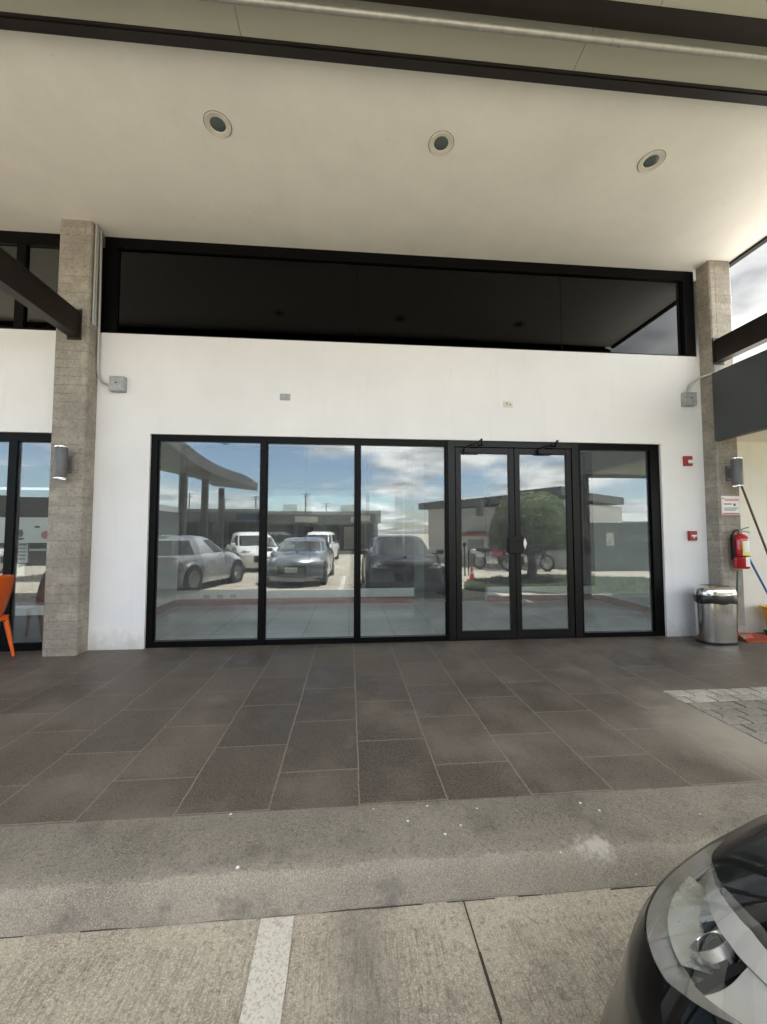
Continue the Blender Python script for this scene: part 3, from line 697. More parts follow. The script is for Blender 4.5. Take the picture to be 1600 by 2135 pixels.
marks(b, 'print_line', 'ink_red', [(-0.085, 0.11, -0.0065, -0.0056, z-0.0035, z+0.0035) for z in (0.062, 0.076)] + [(-0.115, 0.115, -0.0065, -0.0056, -0.112, -0.10)])

# extinguisher
b = empty('fire_extinguisher', (4.895, -0.30, 0.90), label='red fire extinguisher with yellow and white labels hung on the right column', cat='fire extinguisher')
m = MB(); m.lathe([(0.0, 0), (0.072, 0.0), (0.080, 0.012), (0.080, 0.36), (0.072, 0.395), (0.045, 0.425), (0.025, 0.435), (0.022, 0.45)], 36); m.build('cylinder', 'red_enamel', b, smooth=True)
def wrap(name, mat, z0, z1, a0, a1, r=0.0815):
    m = MB(); n = 14; rows = [[(rr*math.cos(a0+(a1-a0)*i/n), rr*math.sin(a0+(a1-a0)*i/n), z) for i in range(n+1)] for rr, z in ((r-0.002, z0), (r, z0), (r, z1), (r-0.002, z1))]
    m.grid(rows); return m.build(name, mat, b, smooth=True)
wrap('upper_label', 'label_white', 0.20, 0.345, R(-115), R(-40)); wrap('lower_label', 'label_white', 0.03, 0.155, R(-105), R(-35)); wrap('yellow_tag', 'label_yellow', 0.165, 0.205, R(-125), R(-30), 0.0845)
wrap('yellow_edge', 'label_yellow', 0.20, 0.345, R(-125), R(-114), 0.083)
m = MB(); m.tube([(0.084*math.cos(a), 0.084*math.sin(a), 0.155) for a in [2*PI*i/24 for i in range(24)]], 0.005, 8, caps=False); m.box(-0.03, 0.03, 0.084, 0.099, 0.10, 0.42); m.build('strap', 'black_plastic', b)
m = MB(); m.lathe([(0.02, 0.45), (0.024, 0.455), (0.024, 0.475), (0.014, 0.485)], 16); m.tube([(0.0, 0, 0.478), (0.05, -0.01, 0.50), (0.10, -0.02, 0.515)], 0.008, 8); m.tube([(0.01, 0, 0.462), (0.06, -0.01, 0.462), (0.11, -0.02, 0.45)], 0.007, 8); m.build('valve', 'galvanised', b, smooth=True)
m = MB(); m.tube([(-0.015, 0, 0.47)] + arc((-0.05, 0, 0.48), (-0.11, 0, 0.47), (-0.10, 0, 0.38)) + [(-0.09, 0, 0.2), (-0.088, 0, 0.14)], 0.011, 10, rs=[0.011]*12+[0.012, 0.017]); m.build('hose', 'black_plastic', b, smooth=True)

# waste bin: D-shaped stainless body, band of bag, domed lid
TB = empty('waste_bin', (4.52, -0.30, 0), label='semi-oval brushed steel waste bin with black bag beside the right column', cat='waste bin')
def dring(w, d, z, n=48):
    r = []
    for i in range(n):
        a = 2*PI*i/n; c, s = math.cos(a), math.sin(a); e = 0.75
        r.append((w*math.copysign(abs(c)**e, c), d*math.copysign(abs(s)**e, s), z))
    return r
def dshape(rows, name, mat, par, cap=True):
    m = MB(); rr = [dring(*q) for q in rows]
    m.grid(rr, close=True); t = bmesh.new()
    for ring in ((rr[0], rr[-1]) if cap else ()):
        t.faces.new([t.verts.new(p) for p in ring])
    m.add(t); return m.build(name, mat, par, smooth=True)
dshape([(0.222, 0.142, 0.0), (0.224, 0.144, 0.02), (0.222, 0.142, 0.026)], 'base', 'black_plastic', TB)
dshape([(0.218, 0.138, 0.026), (0.220, 0.140, 0.035), (0.226, 0.143, 0.50)], 'body', 'stainless', TB)
bag = dshape([(0.229, 0.146, 0.485), (0.234, 0.150, 0.50), (0.235, 0.152, 0.56), (0.230, 0.148, 0.585)], 'bag', 'black_bag', TB)
for v in bag.data.vertices:
    a = math.atan2(v.co.y, v.co.x); kf = 0.006*math.sin(a*9+v.co.z*60)+0.004*math.sin(a*17)
    v.co.x *= 1+kf*2; v.co.y *= 1+kf*2; v.co.z += 0.008*math.sin(a*5+1)
dshape([(0.230, 0.146, 0.58), (0.231, 0.147, 0.60), (0.224, 0.142, 0.645), (0.205, 0.128, 0.678), (0.17, 0.10, 0.694), (0.165, 0.095, 0.690), (0.10, 0.05, 0.684)], 'lid', 'stainless', TB)

# cleaning things against the cream wall
b = empty('broom', (5.62, -0.30, 0), label='long brown wooden stick leaning behind the right wall lamp', cat='broom', group='cleaning tools at the right')
m = MB(); m.tube([(-0.675, 0.02, 2.0), (0.02, -0.0, 0.06)], 0.0125, 10); m.build('stick', 'wood_brown', b, smooth=True)
m = MB(); m.box(-0.15, 0.17, -0.03, 0.03, 0.05, 0.09, 0.008); m.build('head', 'wood_brown', b)
m = MB(); m.box(-0.155, 0.175, -0.035, 0.035, 0.002, 0.05); m.build('bristles', 'mop_grey', b)
b = empty('mop', (5.42, -0.36, 0), label='blue handled mop leaning against the column beside the extinguisher', cat='mop', group='cleaning tools at the right')
m = MB(); m.tube([(-0.46, 0.14, 1.26), (0.0, 0.0, 0.12)], 0.0125, 10); m.build('stick', 'blue_stick', b, smooth=True)
m = MB()
for i in range(40):
    a = random.uniform(0, 2*PI); r = random.uniform(0.03, 0.12)
    m.tube([(0, 0, 0.14), (r*0.5*math.cos(a), r*0.5*math.sin(a), 0.10), (r*math.cos(a), r*math.sin(a), 0.012)], 0.006, 5)
m.build('mop_head', 'mop_grey', b, smooth=True)
b = empty('dustpan', (5.0, -0.30, 0), label='orange-red dustpan with upright dark green handle on the floor', cat='dustpan', group='cleaning tools at the right')
m = MB()
m.grid([[(-0.10, 0.12, 0.075), (0.13, 0.13, 0.075)], [(-0.11, 0.10, 0.006), (0.14, 0.11, 0.006)], [(-0.13, -0.06, 0.004), (0.30, -0.08, 0.004)], [(-0.13, -0.06, 0.012), (0.30, -0.08, 0.012)]])
m.grid([[(-0.10, 0.12, 0.075), (-0.12, 0.04, 0.06), (-0.13, -0.06, 0.012)], [(-0.11, 0.10, 0.006), (-0.12, 0.04, 0.005), (-0.13, -0.06, 0.004)]])
m.grid([[(0.13, 0.13, 0.075), (0.21, 0.04, 0.06), (0.30, -0.08, 0.012)], [(0.14, 0.11, 0.006), (0.21, 0.04, 0.005), (0.30, -0.08, 0.004)]])
m.grid([[(-0.10, 0.12, 0.075), (0.13, 0.13, 0.075)], [(-0.09, 0.07, 0.078), (0.14, 0.08, 0.078)]])
p = m.build('pan', 'orange_pan', b); sm = p.modifiers.new('s', 'SOLIDIFY'); sm.thickness = 0.004; sm.offset = 0
m = MB(); m.tube([(-0.115, 0.10, 0.05), (-0.06, 0.105, 0.86)], 0.0135, 10); m.build('handle', 'green_stick', b, smooth=True)
b = empty('mop_bucket', (5.62, -0.16, 0), label='yellow mop bucket on dark castors by the cream wall', cat='bucket', group='cleaning tools at the right')
m = MB(); rows = []
for z, sx_, sy_ in ((0.07, 0.15, 0.12), (0.09, 0.165, 0.13), (0.36, 0.225, 0.17), (0.375, 0.245, 0.185), (0.385, 0.245, 0.185), (0.385, 0.22, 0.165), (0.12, 0.155, 0.115)):
    rows.append([(sx_*math.copysign(abs(math.cos(a))**0.6, math.cos(a)), sy_*math.copysign(abs(math.sin(a))**0.6, math.sin(a)), z) for a in [2*PI*i/32 for i in range(32)]])
m.grid(rows, close=True); t = bmesh.new(); t.faces.new([t.verts.new(p) for p in rows[0]]); m.add(t); t = bmesh.new(); t.faces.new([t.verts.new(p) for p in rows[-1]]); m.add(t)
m.build('tub', 'yellow_bucket', b, smooth=True)
m = MB(); m.box(-0.17, 0.17, -0.13, 0.13, 0.045, 0.069, 0.005); m.build('base', 'black_plastic', b)
for sx_ in (-1, 1):
    for sy_ in (-1, 1):
        m = MB(); m.lathe([(0.024, -0.012), (0.024, 0.012)], 14, T(sx_*0.13, sy_*0.1, 0.024, rx=PI/2)); m.build('castor', 'tyre', b)

# orange plastic chair by the left window
CH = empty('plastic_chair', (-3.93, -0.36, 0), R(90), label='orange moulded plastic chair by the cafe window', cat='chair')
# local: faces +y (so after the 90 degree turn it faces away to the left)
rows = []
for i in range(13):
    t = i/12; z = 0.44 + t*0.46; w = 0.20 + 0.035*math.sin(PI*min(1, t*0.9)) - (0.0 if t < 0.9 else 0.03*(t-0.9)/0.1)
    y = -0.20 - 0.035*math.sin(t*2.2) - 0.075*t*t
    rows.append([(w*s, y + 0.045*s*s, z - 0.012*s*s*(t > 0.95)) for s in [j/6-1 for j in range(13)]])
m = MB(); m.grid(rows); o = m.build('backrest', 'orange_plastic', CH, smooth=True); sm = o.modifiers.new('s', 'SOLIDIFY'); sm.thickness = 0.012
rows = [[((0.21 + 0.015*math.sin(PI*i/8))*s, -0.21 + 0.43*i/8, 0.435 + 0.02*s*s - 0.02*math.sin(PI*i/8)) for s in [j/6-1 for j in range(13)]] for i in range(9)]
m = MB(); m.grid(rows); o = m.build('seat', 'orange_plastic', CH, smooth=True); sm = o.modifiers.new('s', 'SOLIDIFY'); sm.thickness = 0.02
for sx_, y0, y1 in ((-1, -0.19, -0.27), (1, -0.19, -0.27), (-1, 0.19, 0.24), (1, 0.19, 0.24)):
    m = MB(); m.tube([(sx_*0.185, y0, 0.43), (sx_*0.20, (y0+y1)/2, 0.22), (sx_*0.215, y1, 0.0)], 0.02, 10, rs=[0.026, 0.021, 0.014]); m.build('leg', 'orange_plastic', CH, smooth=True)
m = MB(); m.tube([(-0.2, -0.205, 0.40), (0, -0.20, 0.425), (0.2, -0.205, 0.40)], 0.016, 8); m.build('rail', 'orange_plastic', CH, smooth=True)

# inside the left cafe
b = empty('window_banner', (-4.05, 0.45, 1.22), label='white printed banner hanging inside the cafe window', cat='banner')
m = MB(); m.box(-0.62, 0.50, 0, 0.006, 0, 0.32); m.build('sheet', 'label_white', b)
for x, z, w, h in ((-0.05, 0.12, 0.06, 0.10), (-0.08, 0.05, 0.16, 0.03), (0.14, 0.20, 0.07, 0.03), (0.36, 0.05, 0.05, 0.05)):
    m = MB(); m.lathe([(0.5, 0), (0.5, 0.002)], 12, T(x, -0.001, z, rx=PI/2) @ Matrix.Diagonal((w, h, 1, 1))); m.build('print_mark', 'ink_grey', b)
for x, z, r_ in ((0.24, 0.10, 0.05), (0.29, 0.20, 0.03)):
    m = MB(); m.lathe([(r_, 0), (r_, 0.002)], 14, T(x, -0.001, z, rx=PI/2)); m.build('print_mark', 'ink_red', b)
b = empty('menu_stand', (-4.25, 0.60, 0), label='white framed menu stand seen through the cafe window', cat='stand')
m = MB(); m.box(-0.13, 0.13, 0, 0.02, 0.96, 1.24); m.box(-0.10, 0.10, -0.005, 0.015, 0.80, 0.95); m.build('frame', 'label_white', b)
m = MB(); m.tube([(0, 0.03, 0.02), (0, 0.03, 1.2)], 0.012); m.lathe([(0.15, 0), (0.15, 0.015)], 20); m.build('pole', 'black_plastic', b)
m = MB()
for i in range(5): m.box(-0.105, 0.105, -0.003, -0.0005, 1.0+0.045*i, 1.025+0.045*i)
m.build('print', 'box_grey', b)
b = empty('wooden_chair', (-4.1, 0.85, 0), R(-70), label='dark brown wooden chair inside the cafe behind the glass', cat='chair')
for sx_ in (-1, 1):
    for sy_ in (-1, 1):
        m = MB(); m.box(sx_*0.18-0.018, sx_*0.18+0.018, sy_*0.18-0.018, sy_*0.18+0.018, 0.002, 0.92 if sy_ < 0 else 0.43); m.build('leg', 'dark_wood', b)
m = MB(); m.box(-0.2, 0.2, -0.2, 0.2, 0.43, 0.46, 0.005); m.build('seat', 'dark_wood', b)
m = MB(); m.box(-0.16, 0.16, -0.19, -0.175, 0.55, 0.90); m.build('backrest', 'dark_wood', b)
m = MB(); m.box(-6.0, -3.42, 0.40, 0.62, 0.33, 0.45, 0.003)
lb = empty('window_ledge', (0, 0, 0), label='pale low ledge running behind the cafe glass', cat='ledge')
m.build('top', 'white_plastic', lb)
m = MB(); m.box(-6.0, -3.42, 0.50, 0.55, 0.002, 0.33); m.build('plinth', 'inner_dark', lb)
b = empty('serving_counter', (0, 0, 0), label='dark counter with brown front at the back of the cafe', cat='counter')
m = MB(); m.box(-8, -4.2, 3.2, 3.7, 0.002, 1.0); m.build('body', 'dark_wood', b)
m = MB(); m.box(-8.05, -4.15, 3.15, 3.75, 1.0, 1.04); m.build('top', 'label_white', b)

# ------------------------------------------------------------------ cars
def interp(tab, x):
    for (a, fa), (b_, fb) in zip(tab, tab[1:]):
        if x <= b_: return fa + (fb-fa)*(x-a)/(b_-a)
    return tab[-1][1]
def catmull(tab, x):
    n = len(tab)
    for i in range(n-1):
        if x <= tab[i+1][0] or i == n-2:
            x0, x1 = tab[i][0], tab[i+1][0]; t = min(1, max(0, (x-x0)/(x1-x0)))
            p = [Vector(tab[max(0, min(n-1, j))][1]) for j in (i-1, i, i+1, i+2)]
            return 0.5*((2*p[1]) + (p[2]-p[0])*t + (2*p[0]-5*p[1]+4*p[2]-p[3])*t*t + (3*p[1]-p[0]-3*p[2]+p[3])*t**3)

FRONT = [(0, (0, 0)), (1, (0.20, 0.02)), (2, (0.42, 0.095)), (3, (0.61, 0.20)), (4, (0.745, 0.32)), (5, (0.835, 0.47)), (6, (0.88, 0.72)), (7, (0.89, 1.05))]
ROWSF = [(0, (0.17, 0.05)), (1, (0.26, 0.0)), (2, (0.38, 0.0)), (3, (0.50, 0.028)), (4, (0.62, 0.034)), (5, (0.71, 0.085)), (6, (0.775, 0.16)), (7, (0.835, 0.245)), (8, (0.875, 0.34))]
FRONT_FINE = [(0, (0, 0)), (1, (.22, .03)), (2, (.46, .11)), (3, (.685, .213)), (4, (.84, .343)), (5, (.922, .51)), (6, (.948, .76)), (7, (.95, 1.05))]
ROWSF_FINE = [(0, (.17, .06)), (1, (.26, .0)), (2, (.38, .0)), (3, (.48, .035)), (4, (.59, .06)), (5, (.67, .09)), (6, (.735, .15)), (7, (.79, .22)), (8, (.845, .32))]
ROWSS = [(0, (0.19, 0.03)), (1, (0.30, 0.005)), (2, (0.45, 0.0)), (3, (0.58, 0.0)), (4, (0.70, 0.01)), (5, (0.80, 0.02)), (6, (0.87, 0.04)), (7, (0.92, 0.07)), (8, (0.945, 0.12))]
def make_car(name, label, paint, loc, rz, length=4.2, roof=1.48, hatch=True, fine=False, hl=None, group='parked cars', plate=True):
    """local frame: nose at origin pointing +y, z up from the street, tail at y=-length"""
    root = empty(name, loc, rz, label=label, cat='car', group=group)
    FRONT = globals()['FRONT_FINE'] if fine else globals()['FRONT']; ROWSF = globals()['ROWSF_FINE'] if fine else globals()['ROWSF']
    sw = FRONT[-1][1][0]; nf = 48 if fine else 18
    us = [7.0*i/nf for i in range(nf+1)]
    half = [tuple(catmull(FRONT, u)) for u in us]                   # (dx, dy back)
    q = [(x, -y) for x, y in half]                                  # right side from the nose back
    y0 = -1.05; y1 = -(length-0.55); ns = 16
    q += [(sw, y0 + (y1-y0)*i/ns) for i in range(1, ns+1)]
    rear = [(sw-0.01, 0.30), (sw-0.05, 0.16), (0.74, 0.07), (0.5, 0.015), (0.25, 0.002), (0, 0)]
    q += [(x, -length + y) for x, y in rear]
    n = len(q)
    ring = q + [(-x, y) for x, y in q[-2:0:-1]]
    NN = len(ring)
    nrm = []
    for i in range(NN):
        a = Vector(ring[i-1]); c = Vector(ring[(i+1) % NN]); d = (c-a).normalized(); nrm.append(Vector((d.y, -d.x)))
    if nrm[n//2].x < 0: nrm = [-v for v in nrm]                     # outward
    def side_w(y):                                                   # 0 at the nose, 1 along doors and tail
        t = min(1, max(0, (-y-0.75)/0.5)); return t*t*(3-2*t)
    rows_s = ([0, 1, 2, 3] + [4, 4.5] if not fine else [i*0.25 for i in range(19)])
    kb0 = len(rows_s)
    def hl_band(i):                                                  # lower / upper row position of the headlight band at column i
        j = i if i < n else NN - i
        if j > nf: return (5.0, 7.0)
        u = us[j]
        if hl:
            return (interp(hl['lo'], u), interp(hl['hi'], u))
        return (4.9, 6.4)
    nb = 10 if fine else 3
    nt_ = 6 if fine else 2
    nrows = kb0 + nb + 1 + nt_
    def point(i, r):
        lo, hi = hl_band(i)
        if r < kb0: s = rows_s[r]*(lo/5.0) if lo < 5 else rows_s[r]
        elif r <= kb0+nb: s = lo + (hi-lo)*(r-kb0)/nb
        else: s = hi + (8.0-hi)*(r-kb0-nb)/nt_
        w = side_w(ring[i][1])
        hf, inf = catmull(ROWSF, s); hs, ins = catmull(ROWSS, s)
        h = hf*(1-w)+hs*w; ins_ = inf*(1-w)+ins*w
        p = Vector(ring[i]) - nrm[i]*ins_
        return Vector((p.x, p.y, h))
    P = [[point(i, r) for i in range(NN)] for r in range(nrows)]
    last = P[-1]; k1 = nrows-1
    for s in (0.75, 0.5, 0.25, 0.06):
        P.append([Vector((v.x*s, -length/2 + (v.y+length/2)*(0.72+0.28*s) if abs(v.y+length/2) > length/2-0.6 else v.y, v.z + 0.035*(1-s*s))) for v in last])
    def cls(i, r):
        ii = i if i < n else NN-1-i
        jj = min(ii, n)
        if kb0 <= r < kb0+nb and jj < nf:
            u = us[jj]
            rng = hl['range'] if hl else (2.6, 5.6)
            if rng[0] <= u < rng[1]: return 'headlight_l' if i < n else 'headlight_r'
        if (r in ((2, 3) if not fine else tuple(range(9, 17)))) and jj < nf and us[jj] < 1.7: return 'grille'
        if jj >= n-4 and kb0-1 <= r < kb0+2 and jj < n-2: return 'tail_l' if i < n else 'tail_r'
        return 'body'
    parts = {}
    for r in range(len(P)-1):
        for i in range(NN):
            parts.setdefault(cls(i, r), []).append((P[r][i], P[r][(i+1) % NN], P[r+1][(i+1) % NN], P[r+1][i]))
    def quads(fs, nm, mt, par=root):
        m = MB(); idx = {}
        def vv(p):
            kx = (round(p.x, 5), round(p.y, 5), round(p.z, 5))
            if kx not in idx: idx[kx] = m.bm.verts.new(p)
            return idx[kx]
        for f in fs:
            vs = []
            for p in f:
                v_ = vv(p)
                if v_ not in vs: vs.append(v_)
            if len(vs) >= 3:
                try: m.bm.faces.new(vs)
                except ValueError: pass
        return m.build(nm, mt, par, smooth=True, angle=35)
    body = quads(parts['body'], 'body', paint)
    # underside
    m = MB(); m.box(-0.80, 0.80, -length+0.2, -0.25, 0.20, 0.24); m.build('underbody', 'black_plastic', root)
    if 'grille' in parts: quads(parts['grille'], 'grille', 'black_plastic')
    for s in ('tail_l', 'tail_r'):
        if s in parts: quads(parts[s], 'tail_light', 'tail_red')
    lens = []
    for s in ('headlight_l', 'headlight_r'):
        if s in parts: lens.append((s, parts[s], quads(parts[s], 'headlight', 'lens_glass' if fine else 'silver_reflector')))
    # cabin
    yf, yr = -1.0, -(length-0.12 if hatch else length-0.75)
    prof = [(0.0, 0.79, yf, yr), (0.35, 0.76, yf-0.38, yr+0.08), (0.75, 0.68, yf-0.74, yr+0.22), (0.92, 0.60, yf-0.95, yr+0.34), (1.0, 0.42, yf-1.3, yr+0.62)]
    if not hatch: prof = [(a, b_, c_, d_ + 0.28*a) for a, b_, c_, d_ in prof]
    zb, zt = 0.915, roof; NC = 40
    def cring(w, a, b_, z):
        r_ = []; cy = (a+b_)/2; hy = (a-b_)/2
        for i in range(NC):
            t = 2*PI*(i+0.5)/NC; c_, s_ = math.cos(t), math.sin(t); e = 0.42
            r_.append(Vector((w*math.copysign(abs(c_)**e, c_), cy+hy*math.copysign(abs(s_)**e, s_), z)))
        return r_
    CR = [cring(w, a, b_, zb + (zt-zb)*f) for f, w, a, b_ in prof]
    glass_f, cab_f = [], []
    for r in range(len(CR)-1):
        for i in range(NC):
            f = (CR[r][i], CR[r][(i+1) % NC], CR[r+1][(i+1) % NC], CR[r+1][i])
            c0 = (CR[0][i]+CR[0][(i+1) % NC])/2
            pillar = i in (4, 15, 24, 35) or (i in (0, 19)) or (i in (39,) and False)
            (cab_f if r >= 2 or pillar else glass_f).append(f)
    cab_f.append(tuple(CR[-1]))
    quads(glass_f, 'window_glass', 'car_glass'); quads(cab_f, 'roof', paint)
    # wheels
    for sx in (-1, 1):
        for wy in (-0.86, -(length-0.80)):
            m = MB(); mt = T(sx*(sw-0.14), wy, 0.32, ry=sx*PI/2)
            m.lathe([(0.0, 0.148), (0.36, 0.148), (0.375, 0.143), (0.375, 0.05)], 32, mt); m.build('wheel_arch', 'black_plastic', root, smooth=True)
            m = MB(); m.lathe([(0.20, 0.14), (0.22, 0.155), (0.29, 0.160), (0.315, 0.145), (0.32, 0.12), (0.32, -0.05), (0.20, -0.06)], 36, mt, caps=False); tr = m.build('wheel', 'tyre', root, smooth=True)
            m = MB(); m.lathe([(0.205, 0.158), (0.215, 0.160), (0.215, 0.152), (0.19, 0.149), (0.0, 0.149)], 30, mt, caps=False)
            for k5 in range(5):
                a = 2*PI*k5/5; m.box(-0.02, 0.02, 0.03, 0.205, 0.150, 0.162, 0.003, mt @ Matrix.Rotation(a, 4, 'Z'))
            m.lathe([(0.045, 0.150), (0.045, 0.168), (0.0, 0.17)], 16, mt); m.build('rim', 'rim', tr, smooth=True)
    for sx in (-1, 1):
        for dy_ in (-1.28, -2.32, -(length-0.95)):
            m = MB(); m.tube([(sx*(sw+0.0005), dy_, 0.34), (sx*(sw-0.002), dy_-0.01, 0.62), (sx*(sw-0.018), dy_-0.03, 0.80), (sx*(sw-0.055), dy_-0.05, 0.90)], 0.005, 5); m.build('door_seam', 'black_plastic', root)
        for dy_ in (-2.12, -3.05):
            if dy_ < -(length-0.9): continue
            m = MB(); m.box(-0.018, 0.012, -0.09, 0.09, -0.015, 0.015, 0.008, T(sx*(sw-0.004), dy_, 0.76)); m.build('door_handle', paint, root)
    # mirrors
    for sx in (-1, 1):
        m = MB(); m.box(-0.09, 0.09, -0.05, 0.05, -0.06, 0.06, 0.025, T(sx*(sw+0.04), yf-0.45, 1.0)); m.box(-0.06, 0.06, -0.015, 0.015, -0.015, 0.015, 0, T(sx*0.84, yf-0.45, 0.955)); m.build('side_mirror', paint, root, smooth=True)
    if plate:
        m = MB(); m.box(-0.17, 0.17, 0.002, 0.014, 0.42, 0.56, 0.003); m.build('number_plate', 'label_white', root)
    return root, lens, point, dict(us=us, nf=nf, n=n, NN=NN, kb0=kb0, nb=nb, nrm=nrm)

# black car nosed up to the kerb at the right
HL = dict(lo=[(0, 5.7), (1.7, 5.7), (2.0, 5.3), (2.5, 5.25), (3, 5.1), (3.6, 5.12), (4, 5.2), (4.4, 5.3), (4.8, 5.42), (5.2, 5.85), (5.6, 6.6), (6.0, 7.15), (7, 7.2)],
          hi=[(0, 5.8), (1.7, 5.8), (2.0, 5.9), (2.5, 6.2), (3, 6.75), (3.6, 7.18), (4, 7.33), (4.6, 7.45), (5.6, 7.45), (6.0, 7.4), (7, 7.4)], range=(1.95, 5.95))
BC, lens, pt, info = make_car('parked_car', 'shiny black car nosed up to the kerb at the right edge', 'paint_black', (1.37, -3.685, Z0), 0, length=4.1, roof=1.42, fine=True, hl=HL, plate=False)
def headlight_inside(lens_obj, left):
    n, NN, kb0, nb, us, nf = (info[k_] for k_ in ('n', 'NN', 'kb0', 'nb', 'us', 'nf'))
    cols = [j for j in range(nf+1) if HL['range'][0] <= us[j] <= HL['range'][1]+0.1]
    def P3(u, v, depth):
        """point on the lens shell (u column 0..1, v row 0..1) pushed inwards"""
        fj = cols[0] + u*(len(cols)-1); j = min(int(fj), cols[-1]-1); f = fj-j
        def pp(jj, vv):
            r = kb0 + vv*nb; r0 = min(int(r), kb0+nb-1); g = r-r0
            i = jj if not left else (NN - jj) % NN
            return point_cache(i, r0)*(1-g) + point_cache(i, r0+1)*g
        p = pp(j, v)*(1-f) + pp(j+1, v)*f
        e = 0.01
        du = (pp(min(j+1, cols[-1]), v) - pp(max(j-1, cols[0]), v)); dv = pp(j, min(1, v+0.1)) - pp(j, max(0, v-0.1))
        nn = du.cross(dv); nn = nn.normalized() if nn.length > 1e-9 else Vector((0, 0, 1))
        if nn.z < 0: nn = -nn
        return p - nn*depth
    cache = {}
    def point_cache(i, r):
        if (i, r) not in cache: cache[(i, r)] = pt(i, r)
        return cache[(i, r)]
    def sheet(nm, mt, u0, u1, v0, v1, dep, nu=30, nv=8, smooth=True):
        rows = []
        for b_ in range(nv+1):
            rows.append([P3(u0+(u1-u0)*a/nu, (v0(a/nu) if callable(v0) else v0) + ((v1(a/nu) if callable(v1) else v1)-(v0(a/nu) if callable(v0) else v0))*b_/nv,
                            dep(a/nu, b_/nv) if callable(dep) else dep) for a in range(nu+1)])
        m = MB(); m.grid(rows); o = m.build(nm, mt, lens_obj, smooth=smooth); return o
    # housing bowl: shallow at the rim, deep in the middle
    sheet('housing', 'bezel_grey', 0, 1, 0, 1, lambda a, b_: 0.004 + 0.085*(math.sin(PI*min(1, max(0, a)))**0.45)*(math.sin(PI*b_)**0.6))
    # rim band right behind the lens edge
    sheet('rim_band', 'bezel_grey', 0.02, 0.98, 0.0, 0.20, lambda a, b_: 0.004 + 0.03*b_, nv=4)
    sheet('inner_guide', 'light_guide', 0.10, 0.99, 0.74, 0.93, lambda a, b_: 0.020 - 0.012*b_, nv=4)
    sheet('outer_reflector', 'pale_reflector', 0.16, 0.64, lambda a: 0.20, lambda a: 0.46 + 0.05*math.sin(a*6), lambda a, b_: 0.022 + 0.040*b_, nv=6, nu=60)
    sheet('fluted_reflector', 'pale_reflector', 0.08, 0.36, 0.46, 0.745, lambda a, b_: 0.050 + 0.002*abs(math.sin(a*14)), nv=5, nu=60)
    sheet('dark_bezel', 'black_plastic', 0.33, 0.70, 0.455, 0.745, lambda a, b_: 0.056 + 0.01*math.sin(PI*a), nv=6)
    c = P3(0.56, 0.58, 0.044)
    ax = Vector((0.30 if left is None else (-0.30 if left else 0.30), 0.62, 0.72)).normalized()
    mt = Matrix.Translation(c) @ ax.to_track_quat('Z', 'Y').to_matrix().to_4x4()
    m = MB(); m.lathe([(0.0, -0.020), (0.024, -0.016), (0.034, 0.0), (0.038, 0.012), (0.042, 0.012), (0.040, -0.004)], 40, mt, caps=False); m.build('projector_bowl', 'silver_reflector', lens_obj, smooth=True)
    m = MB(); m.lathe([(0.031, 0.0), (0.028, 0.010), (0.018, 0.017), (0.008, 0.020), (0.0, 0.0205)], 32, mt, caps=False); m.build('projector_lens', 'car_glass', lens_obj, smooth=True)
    sheet('turn_signal_tray', 'bezel_grey', 0.62, 0.70, 0.22, 0.74, lambda a, b_: 0.050 + 0.02*math.sin(PI*b_), nv=5)
    sheet('divider', 'black_plastic', 0.695, 0.73, 0.10, 0.74, 0.032, nv=5, nu=4)
    sheet('rear_guide', 'light_guide', 0.735, 0.985, 0.10, 0.74, lambda a, b_: 0.026 + 0.012*math.sin(PI*b_), nv=8)
for s, fs, o in lens: headlight_inside(o, s == 'headlight_r')

make_car('parked_car', 'silver hatchback parked at an angle, mirrored in the leftmost pane', 'paint_silver', (-3.95, -8.3, Z0), R(-165), 3.7, 1.42)
make_car('parked_car', 'slate grey hatchback nosing toward the shop, mirrored in the second pane', 'paint_grey', (-1.62, -6.1, Z0), R(2), 4.3, 1.37)
make_car('parked_car', 'white four-wheel drive further back in the car park, mirrored in the second pane', 'paint_white', (-2.0, -15.0, Z0), R(6), 4.6, 1.62)
make_car('parked_car', 'white hatchback behind the silver car, mirrored in the leftmost pane', 'paint_white', (-3.1, -10.2, Z0), R(-25), 4.0, 1.5)
make_car('parked_car', 'silver sedan side-on across the lot, mirrored in the cafe window', 'paint_silver', (-12.2, -10.6, Z0), R(-88), 4.4, 1.42, False)

# ------------------------------------------------------------------ the other side of the car park
# grass island with topiary
isl = [(2.75, -4.9), (3.2, -4.45), (4.0, -3.9), (4.6, -3.4), (9.0, -3.4), (9.5, -6.6), (6.0, -7.4), (3.6, -7.0), (3.05, -6.0)]
isl = [(x+0.35 if x < 5 else x, y-0.55) for x, y in isl]
m = MB(); m.prism(isl, Z0+0.002, Z0+0.06); structure(m.build('lawn', 'lawn'), 'grass island under the dome-shaped tree', 'lawn')
def inside(x, y, poly):
    c = False; n = len(poly)
    for i in range(n):
        x1, y1 = poly[i]; x2, y2 = poly[(i+1) % n]
        if (y1 > y) != (y2 > y) and x < (x2-x1)*(y-y1)/(y2-y1)+x1: c = not c
    return c
m = MB(); cnt = 0
while cnt < 9000:
    x, y = random.uniform(3, 9.5), random.uniform(-8, -3.9)
    if not inside(x, y, isl): continue
    cnt += 1; a = random.uniform(0, PI); h = random.uniform(0.03, 0.08); dx_, dy_ = 0.006*math.cos(a), 0.006*math.sin(a)
    v = [m.bm.verts.new(p) for p in ((x-dx_, y-dy_, Z0+0.058), (x+dx_, y+dy_, Z0+0.058), (x+random.uniform(-0.02, 0.02), y+random.uniform(-0.02, 0.02), Z0+0.06+h))]
    m.bm.faces.new(v)
